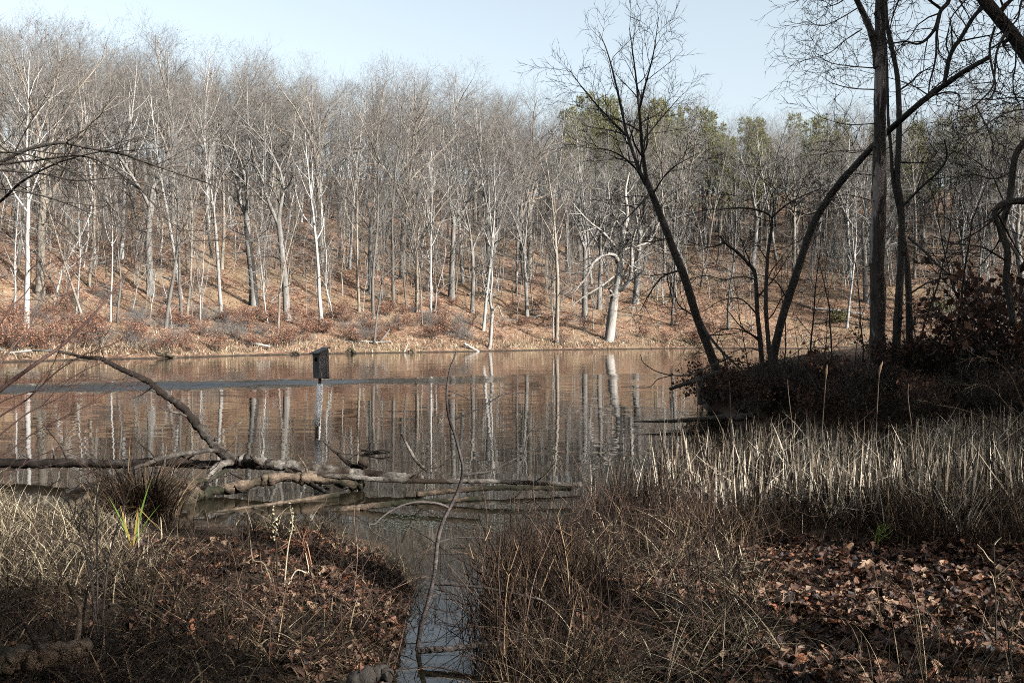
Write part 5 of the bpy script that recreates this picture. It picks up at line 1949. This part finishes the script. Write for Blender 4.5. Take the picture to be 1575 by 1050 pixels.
# smaller outlying clumps to the left of the bed
P3 = scatter([(900, 775), (985, 735), (1030, 745), (1010, 800), (930, 800)], 170, rs, clump=1.0, cscale=3, zref=.0, water=True)
P3[:, 2] = np.maximum(P3[:, 2], -.05)
B3 = len(P3)
blades(g, P3, rs.uniform(.3, .7, B3), rs.uniform(0, 6.28, B3), np.abs(rs.randn(B3)) * .14, rs.uniform(0, .4, B3), rs.uniform(.008, .02, B3), 6, (rs.uniform(.3, .7, B3), np.where(rs.rand(B3) < .4, rs.uniform(.7, 2.2, B3), 0)), rs)
link('cattail_bed', g.mesh('cattail_bed', M['reed']), kind='stuff', label='dense bed of dead straw-coloured cattail leaves along the right shore')
# the taller stalks, one by one
for px, ytop, ybot, yd, head, lb in [
    (1123, 585, 760, 11.2, 0, 'feathery-topped stalk at the left end of the cattail bed'),
    (1072, 574, 745, 11.6, 0, 'pale thin stalk leaning at the left edge of the reeds'),
    (1228, 690, 770, 11.0, 2, 'short leaning stalk in the middle of the reeds'),
    (1213, 583, 770, 11.2, 2, 'bare stalk leaning left above the middle of the cattail bed'),
    (1352, 555, 760, 11.3, 1, 'tallest stalk with a frayed brown head right of the bed centre'),
    (1397, 590, 770, 11.1, 2, 'slim bare stalk below the twin stems'),
    (1270, 560, 745, 11.6, 1, 'stalk with a tilted brown head right of the leaning bare stalk'),
    (1535, 660, 800, 10.4, 0, 'stout pale stalk near the right edge of the reeds'),
    (1475, 668, 790, 10.6, 0, 'pale upright stalk in the right part of the reeds')]:
    lean = {0: rs.uniform(-6, 6), 1: rs.uniform(0, 14), 2: rs.uniform(12, 24)}[head] * (-1 if head == 2 else 1)
    l_ = limb([(px - lean * .9, ybot + 60), (px - lean * .5, (ytop + ybot) / 2 + 20), (px, ytop + 25), (px + lean * .18 + rs.uniform(-5, 5), ytop)], yd, 2.4, 0.9, 6)
    b0 = Vector(l_[0][0])
    b0.z = max(-.05, min(b0.z, hz(b0.x, b0.y)))
    l_[0][0] = b0
    o_ = thing('cattail_stalk', lb, 'cattail', tuple(b0), 'tall stalks standing out of the cattail bed')
    g_ = Geo()
    tubes(g_, [l_], 6, .03, 3)
    me = g_.mesh('stem', M['stalk_brown'], True)
    me.transform(Matrix.Translation(-b0))
    link('stem', me, o_)
    if head == 1:
        n_ = len(l_[0])
        hp = l_[0][-7:]
        g_ = Geo()
        tubes(g_, [(hp, [.004, .011, .015, .014, .012, .008, .003])], 9, .18, 4)
        me = g_.mesh('seed_head', M['cattail_head'], True)
        me.transform(Matrix.Translation(-b0))
        link('seed_head', me, o_)

# ------------------------------------------------------------------ grasses of the foreground
rs = np.random.RandomState(23)


def field(name, label, mat, area, n, h, lean, curve, width, clump=.6, cscale=1.5, seg=5, azm=None, kinkp=0.0, zref=.2, water=False, seed=1):
    r_ = np.random.RandomState(seed)
    P = scatter(area, n, r_, clump=clump, cscale=cscale, zref=zref, water=water)
    B = len(P)
    P[:, :2] += r_.randn(B, 2) * .10
    P[:, 2] = np.maximum(height(P[:, 0], P[:, 1]), -.12)
    g_ = Geo()
    a_ = r_.uniform(0, 6.28, B) if azm is None else r_.normal(azm[0], azm[1], B)
    kk = (r_.uniform(.3, .9, B), np.where(r_.rand(B) < kinkp, r_.uniform(.5, 2.0, B), 0)) if kinkp else None
    # tufts: pull the feet towards tuft centres
    hv = r_.uniform(h[0], h[1], B) * np.clip(.8 + 1.0 * vnoise(P[:, 0] * 2.3 + seed, P[:, 1] * 2.3), .35, 1.5)
    blades(g_, P, hv, a_, r_.uniform(lean[0], lean[1], B), r_.uniform(curve[0], curve[1], B), r_.uniform(width[0], width[1], B), seg, kk, r_)
    return link(name, g_.mesh(name, M[mat]), kind='stuff', label=label)


field('straw_grass', 'pale tangled straw grass at the left shore', 'straw', [(-150, 800), (0, 775), (90, 782), (170, 800), (235, 840), (230, 900), (130, 930), (-20, 960), (-200, 950)], 8000, (.20, .52), (.1, 1.2), (.5, 2.2), (.004, .011), kinkp=.35, seed=2)
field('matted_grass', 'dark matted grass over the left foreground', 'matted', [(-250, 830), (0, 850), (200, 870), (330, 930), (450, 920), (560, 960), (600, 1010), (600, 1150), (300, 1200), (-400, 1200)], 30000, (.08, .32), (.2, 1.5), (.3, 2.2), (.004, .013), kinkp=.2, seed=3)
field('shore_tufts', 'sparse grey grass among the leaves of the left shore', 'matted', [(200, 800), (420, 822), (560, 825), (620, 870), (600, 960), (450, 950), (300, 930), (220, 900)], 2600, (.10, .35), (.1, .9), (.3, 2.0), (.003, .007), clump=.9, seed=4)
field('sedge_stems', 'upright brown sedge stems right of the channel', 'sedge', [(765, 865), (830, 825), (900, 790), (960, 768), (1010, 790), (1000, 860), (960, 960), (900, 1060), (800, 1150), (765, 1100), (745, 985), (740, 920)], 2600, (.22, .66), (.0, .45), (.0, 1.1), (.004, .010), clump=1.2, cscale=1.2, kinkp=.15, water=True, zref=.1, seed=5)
field('sedge_litter', 'fallen brown stems lying between the sedges', 'sedge', [(765, 885), (900, 805), (1010, 790), (1060, 860), (1010, 960), (930, 1060), (800, 1150), (760, 1100)], 6500, (.15, .5), (.5, 1.5), (.2, 1.3), (.003, .009), seed=6)
field('arching_straw', 'long straw stems bent over to the right of the sedges', 'straw', [(900, 1010), (960, 900), (1040, 840), (1110, 850), (1150, 900), (1180, 980), (1120, 1100), (850, 1150), (800, 1080)], 1300, (.35, .8), (.5, 1.2), (.5, 1.6), (.003, .007), clump=.8, seg=8, seed=7)
field('low_straw', 'short dry grass on the ground right of the sedges', 'matted', [(850, 1010), (960, 880), (1060, 830), (1140, 850), (1190, 950), (1200, 1030), (1200, 1250), (700, 1250)], 4000, (.10, .38), (.2, 1.2), (.5, 2.0), (.003, .007), clump=.8, seed=8)
field('corner_grass', 'thin green-brown grass at the lower right corner', 'matted', [(1180, 960), (1400, 985), (1700, 960), (1750, 1250), (1000, 1250)], 900, (.15, .5), (.05, .7), (.2, 1.5), (.003, .006), clump=.9, seed=9)
field('reed_foot', 'tangled brown stems at the foot of the cattails', 'sedge', [(1000, 790), (1100, 815), (1300, 822), (1620, 820), (1700, 850), (1500, 862), (1300, 850), (1100, 855), (1030, 850)], 6500, (.2, .6), (.05, .8), (.2, 1.4), (.004, .009), clump=.6, kinkp=.2, seed=10)
field('reed_front', 'leaning straw at the front of the cattails', 'reed', [(1150, 800), (1620, 795), (1700, 840), (1500, 848), (1250, 842)], 1300, (.25, .7), (.0, .5), (.2, 1.2), (.005, .012), clump=.9, kinkp=.3, seed=11)

field('channel_stems', 'sparse dead stems standing in the narrow channel', 'sedge', [(600, 850), (750, 850), (740, 960), (720, 1000), (620, 960)], 70, (.2, .55), (.0, .5), (.0, 1.0), (.003, .007), clump=.8, water=True, zref=0, seed=21)
field('dry_tangle', 'tangle of broken dead stems across the left foreground', 'sedge', [(-150, 880), (250, 860), (480, 900), (590, 960), (600, 1150), (-300, 1150)], 7500, (.15, .6), (.9, 1.6), (-.2, .8), (.004, .012), clump=.9, kinkp=.3, seed=22)
field('mid_straw', 'scattered pale straw over the sedges', 'straw', [(780, 900), (900, 810), (1050, 820), (1150, 880), (1180, 1000), (1000, 1120), (760, 1120)], 1500, (.2, .6), (.3, 1.5), (.2, 1.5), (.003, .008), clump=1.0, kinkp=.3, seed=24)

field('edge_tufts', 'ragged grass hanging over the muddy edge of the left shore', 'matted', [(380, 800), (600, 815), (660, 880), (640, 1000), (600, 1080), (560, 1000), (590, 900), (560, 850), (400, 830)], 3600, (.08, .30), (.4, 1.5), (.3, 1.8), (.004, .011), clump=.7, kinkp=.2, seed=25)


def brush(name, label, area, n, mat, seed, L=(.4, 1.1), zref=.1):
    r_ = random.Random(seed)
    P = scatter(area, n, np.random.RandomState(seed), clump=.9, zref=zref, water=True)
    ms, tw = [], {}
    for p in P:
        a_ = r_.uniform(0, 6.28)
        ti = r_.uniform(.1, 1.2)
        d_ = Vector((math.cos(a_) * math.sin(ti), math.sin(a_) * math.sin(ti), math.cos(ti)))
        w_ = walk(r_, Vector((p[0], p[1], max(p[2], -.05))), d_, r_.uniform(*L), 8, .10, r_.uniform(-.12, .03))
        for q in w_:
            q.z = max(q.z, .02)
        rd = [r_.uniform(.0025, .006) * (1 - .09 * i_) for i_ in range(9)]
        ms.append((w_, rd))
        sprout(r_, w_, rd, 0, [(5, .25, 48, .28, .3, 5, .16, -.02, .6), (2, .3, 45, .12, .3, 2, .14, .0, .7)], tw, .0014)
    g_ = Geo()
    tubes(g_, ms, 4)
    for lv in tw:
        tubes(g_, tw[lv], 3)
    return link(name, g_.mesh(name, M[mat]), kind='stuff', label=label)


M['brush_twig'] = m_rnd('brush_twig', [(0, (0.011, 0.007, 0.005)), (0.7, (0.038, 0.021, 0.015)), (1, (0.18, 0.115, 0.08))], 0.8, 0.25)
brush('brush_tangle', 'tangle of reddish-brown twigs leaning over the channel and through the sedges', [(735, 890), (820, 815), (960, 770), (1080, 830), (1180, 960), (1100, 1120), (780, 1120), (735, 1000)], 300, 'brush_twig', 41)
brush('shore_brush', 'thin brown twigs tangled over the left foreground', [(-100, 880), (250, 880), (480, 860), (620, 930), (600, 1120), (-200, 1120)], 120, 'brush_twig', 42, (.3, .8), .2)

# tussock by the logs, with a few green iris blades
tb_ = on(215, 818, .1)
o_ = thing('grass_tussock', 'tall dark tussock of dead blades standing before the brown log', 'tussock', (tb_.x, tb_.y, hz(tb_.x, tb_.y)))
r_ = np.random.RandomState(5)
B = 900
P = np.column_stack([r_.randn(B) * .16, r_.randn(B) * .16, np.zeros(B) - .02])
g_ = Geo()
blades(g_, P, r_.uniform(.35, .85, B), np.arctan2(P[:, 1], P[:, 0]) + r_.randn(B) * .6, r_.uniform(.0, .4, B), r_.uniform(.3, 2.2, B), r_.uniform(.005, .012, B), 7, None, r_)
link('blades', g_.mesh('blades', M['sedge']), o_)['kind'] = 'stuff'
tb_ = on(205, 862, .2)
o_ = thing('iris_plant', 'yellow-green iris blades, one folded over, beside the dark tussock', 'plant', (tb_.x, tb_.y, hz(tb_.x, tb_.y)))
for hgt2, a_, le, cu, kt, ka, w_, rv in [(.62, 0.3, .15, .2, .9, 0, .020, .3), (.55, 0.2, -.28, .1, .62, 1.9, .016, .95), (.5, 2.9, .35, .3, .9, 0, .018, .5), (.6, -.2, .1, .15, .55, 2.1, .014, 1.0), (.45, .1, .3, .5, .9, 0, .014, .1)]:
    g_ = Geo()
    blades(g_, np.zeros((1, 3)), np.array([hgt2]), np.array([a_]), np.array([le]), np.array([cu]), np.array([w_]), 10, (np.array([kt]), np.array([ka])), r_, np.array([rv]), np.array([.2]))
    link('blade', g_.mesh('blade', M['green_blade']), o_)

# weed with pale buds
tb_ = on(430, 905, .2)
o_ = thing('budding_weed', 'two thin upright weed stalks with pale buds on the left shore', 'weed', (tb_.x, tb_.y, hz(tb_.x, tb_.y)))
for j, (tx, ty, bx_) in enumerate([(418, 782, 428), (446, 778, 436), (385, 830, 424), (470, 850, 436), (400, 850, 426)]):
    l_ = limb([(bx_, 915), ((bx_ + tx) / 2 + 2, (ty + 905) / 2), (tx + 4, ty + 30), (tx, ty)], tb_.y, 3.2, 1.4, 5)
    g_ = Geo()
    tubes(g_, [l_], 5, .05, j)
    me = g_.mesh('stalk', M['straw'], True)
    me.transform(Matrix.Translation(-Vector(o_.location)))
    link('stalk', me, o_)
    if j < 2:
        g_ = Geo()
        tips = [p_ for p_ in l_[0][-9:]] * 4
        leafquads(g_, random.Random(j), tips, .022, .012)
        me = g_.mesh('buds', M['bud'])
        me.transform(Matrix.Translation(-Vector(o_.location)))
        link('buds', me, o_)


def stem_plant(px, py, ptop, n, label, mat, seed, spread=40, w_=2.6):
    r_ = random.Random(seed)
    b_ = on(px, py, .2)
    base = (b_.x, b_.y, hz(b_.x, b_.y))
    g_ = Geo()
    out = {}
    st = []
    for i in range(n):
        tx = px + r_.uniform(-spread, spread)
        l_ = limb([(px + r_.uniform(-6, 6), py + 6), (px + (tx - px) * .35, (py + ptop) / 2), (tx, ptop + r_.uniform(0, 40))], b_.y + r_.uniform(-.15, .15), w_, 1.0, 5)
        st.append(l_)
        sprout(r_, l_[0], l_[1], 0, [(5, .35, 40, .16, .3, 3, .12, .02, .7)], out)
    tubes(g_, st, 4)
    gb = Geo()
    tubes(gb, out.get(0, []), 3)
    tree_obj('weed', label, 'weed', base, [('stalk', g_, M[mat], False), ('foliage', gb, M[mat], False)])


stem_plant(475, 870, 800, 6, 'reddish dry weed clump right of the budding stalks', 'brown_leaf', 1, 40)
stem_plant(1120, 905, 850, 5, 'low pale weed at the left edge of the leaf litter', 'straw', 2, 30)
stem_plant(1532, 1010, 820, 1, 'single tall thin straw near the right edge of the leaf litter', 'straw', 3, 6, 3.2)
stem_plant(1555, 1040, 905, 3, 'thin grass stalks in the lower right corner', 'straw', 4, 25)
stem_plant(1345, 850, 800, 4, 'small greenish weed in front of the cattails', 'green_blade', 5, 22)
stem_plant(150, 990, 720, 4, 'long thin grey stalks leaning in the left corner grass', 'sapling_bark', 6, 90, 4)
stem_plant(770, 1000, 800, 7, 'tall bare brown weed stalks beside the channel', 'sedge', 7, 70, 3)
stem_plant(880, 960, 770, 7, 'bare brown weed stalks in the middle of the sedges', 'sedge', 8, 80, 3)

# shrub twigs arching in the shade at the right edge
def twig_spray(label, pls, seed):
    r_ = random.Random(seed)
    ls = [limb(pl, yd, 3.4, 1.2, 5) for pl, yd in pls]
    base = Vector(ls[0][0][0])
    o = thing('briar', label, 'shrub', tuple(base))
    for l_ in ls:
        g_ = Geo()
        tubes(g_, [l_], 5, .04, seed)
        me_ = g_.mesh('cane', M['straw'])
        me_.transform(Matrix.Translation(-base))
        c_ = link('cane', me_, o)
        out = {}
        sprout(r_, l_[0], l_[1], 0, [(7, .3, 40, .3, .3, 4, .14, .01, .6), (3, .3, 40, .14, .3, 2, .14, .0, .7)], out, .002)
        gb = Geo()
        tubes(gb, out.get(0, []) + out.get(1, []), 3)
        me_ = gb.mesh('twigs', M['straw'])
        me_.transform(Matrix.Translation(-base))
        link('twigs', me_, c_)


twig_spray('arching pale briar canes before the dark bank at the right edge',
           [([(1590, 740), (1560, 690), (1530, 652), (1480, 630), (1440, 622), (1415, 612)], 12.5), ([(1595, 720), (1560, 640), (1520, 595), (1480, 592)], 12.8),
            ([(1600, 700), (1560, 590), (1530, 555), (1500, 550), (1470, 560)], 13.2), ([(1590, 760), (1570, 700), (1555, 660), (1500, 640)], 12.2)], 4)

# ------------------------------------------------------------------ fallen leaves
rs = np.random.RandomState(29)
RIGHT = [(1120, 880), (1180, 848), (1330, 842), (1600, 838), (1750, 900), (1800, 1150), (1100, 1150), (1130, 980)]
LEFT = [(170, 850), (330, 830), (420, 822), (560, 826), (630, 880), (605, 1000), (560, 1080), (440, 1060), (400, 960), (250, 940)]
MID = [(850, 1000), (960, 880), (1060, 840), (1160, 860), (1180, 980), (1100, 1150), (760, 1150)]
g = Geo()
PL = scatter(RIGHT, 10500, rs, clump=.25, zref=.2)
PL = np.vstack([PL, scatter(LEFT, 4400, rs, clump=.6, zref=.2), scatter(MID, 1900, rs, clump=.6, zref=.2), scatter([(-150, 860), (200, 880), (420, 960), (560, 1090), (-300, 1150)], 1600, rs, clump=.9, zref=.2)])
PL[:, 2] = np.maximum(PL[:, 2], 0) + .005
dist_ = np.hypot(PL[:, 0], PL[:, 1])
order = np.argsort(dist_)
PL = PL[order]
inview = (np.abs(PL[:, 0]) < .515 * PL[:, 1]) & (PL[:, 1] > 5.0)
single = np.where(inview)[0][:300]
rest = np.setdiff1d(np.arange(len(PL)), single)
leaf_mesh(g, PL[rest], rs.uniform(.06, .135, len(rest)), rs, .5, .38)
link('leaf_litter', g.mesh('leaf_litter', M['litter_leaf']), kind='stuff', label='carpet of fallen oak leaves on the near shore')
LV = []
for i in range(24):
    g_ = Geo()
    leaf_mesh(g_, np.zeros((1, 3)), np.array([.11]), rs, .6, .30, np.array([(i + .5) / 24]))
    LV.append(g_.mesh('leaf', M['litter_leaf']))
rng = random.Random(9)
for i, j in enumerate(single):
    o_ = link('leaf', LV[rng.randrange(24)], ground)
    o_.location = (PL[j, 0], PL[j, 1], PL[j, 2] + .008)
    o_.rotation_euler = (0, 0, rng.uniform(0, 6.28))
    s_ = rng.uniform(.8, 1.25)
    o_.scale = (s_, s_, s_)

# floating weed and scum on the still water behind the left shore
rs = np.random.RandomState(33)
P = scatter([(470, 800), (560, 785), (700, 778), (860, 768), (900, 785), (760, 830), (700, 840), (620, 830), (560, 815)], 1400, rs, clump=1.4, cscale=1.7, zref=0, water=True)[:1400]
d_ = sdf(P[:, 0], P[:, 1])
P = P[d_ < -.02]
P[:, 2] = .006
g = Geo()
n_ = 7
a_ = np.arange(n_) * 2 * math.pi / n_
r_ = rs.uniform(.004, .013, (len(P), 1)) * rs.uniform(.6, 1.3, (len(P), n_))
V = np.stack([P[:, 0:1] + np.cos(a_) * r_, P[:, 1:2] + np.sin(a_) * r_, np.repeat(P[:, 2:3], n_, 1) + rs.rand(len(P), 1) * .003], -1)
T = np.array([(0, i, i + 1) for i in range(1, n_ - 1)])
g.add(V, None, ((np.arange(len(P)) * n_)[:, None, None] + T[None]).reshape(-1, 3), np.repeat(rs.rand(len(P)), n_))
link('duckweed', g.mesh('duckweed', M['duckweed']), kind='stuff', label='patches of floating duckweed between the left shore and the sedges')

ordinals()
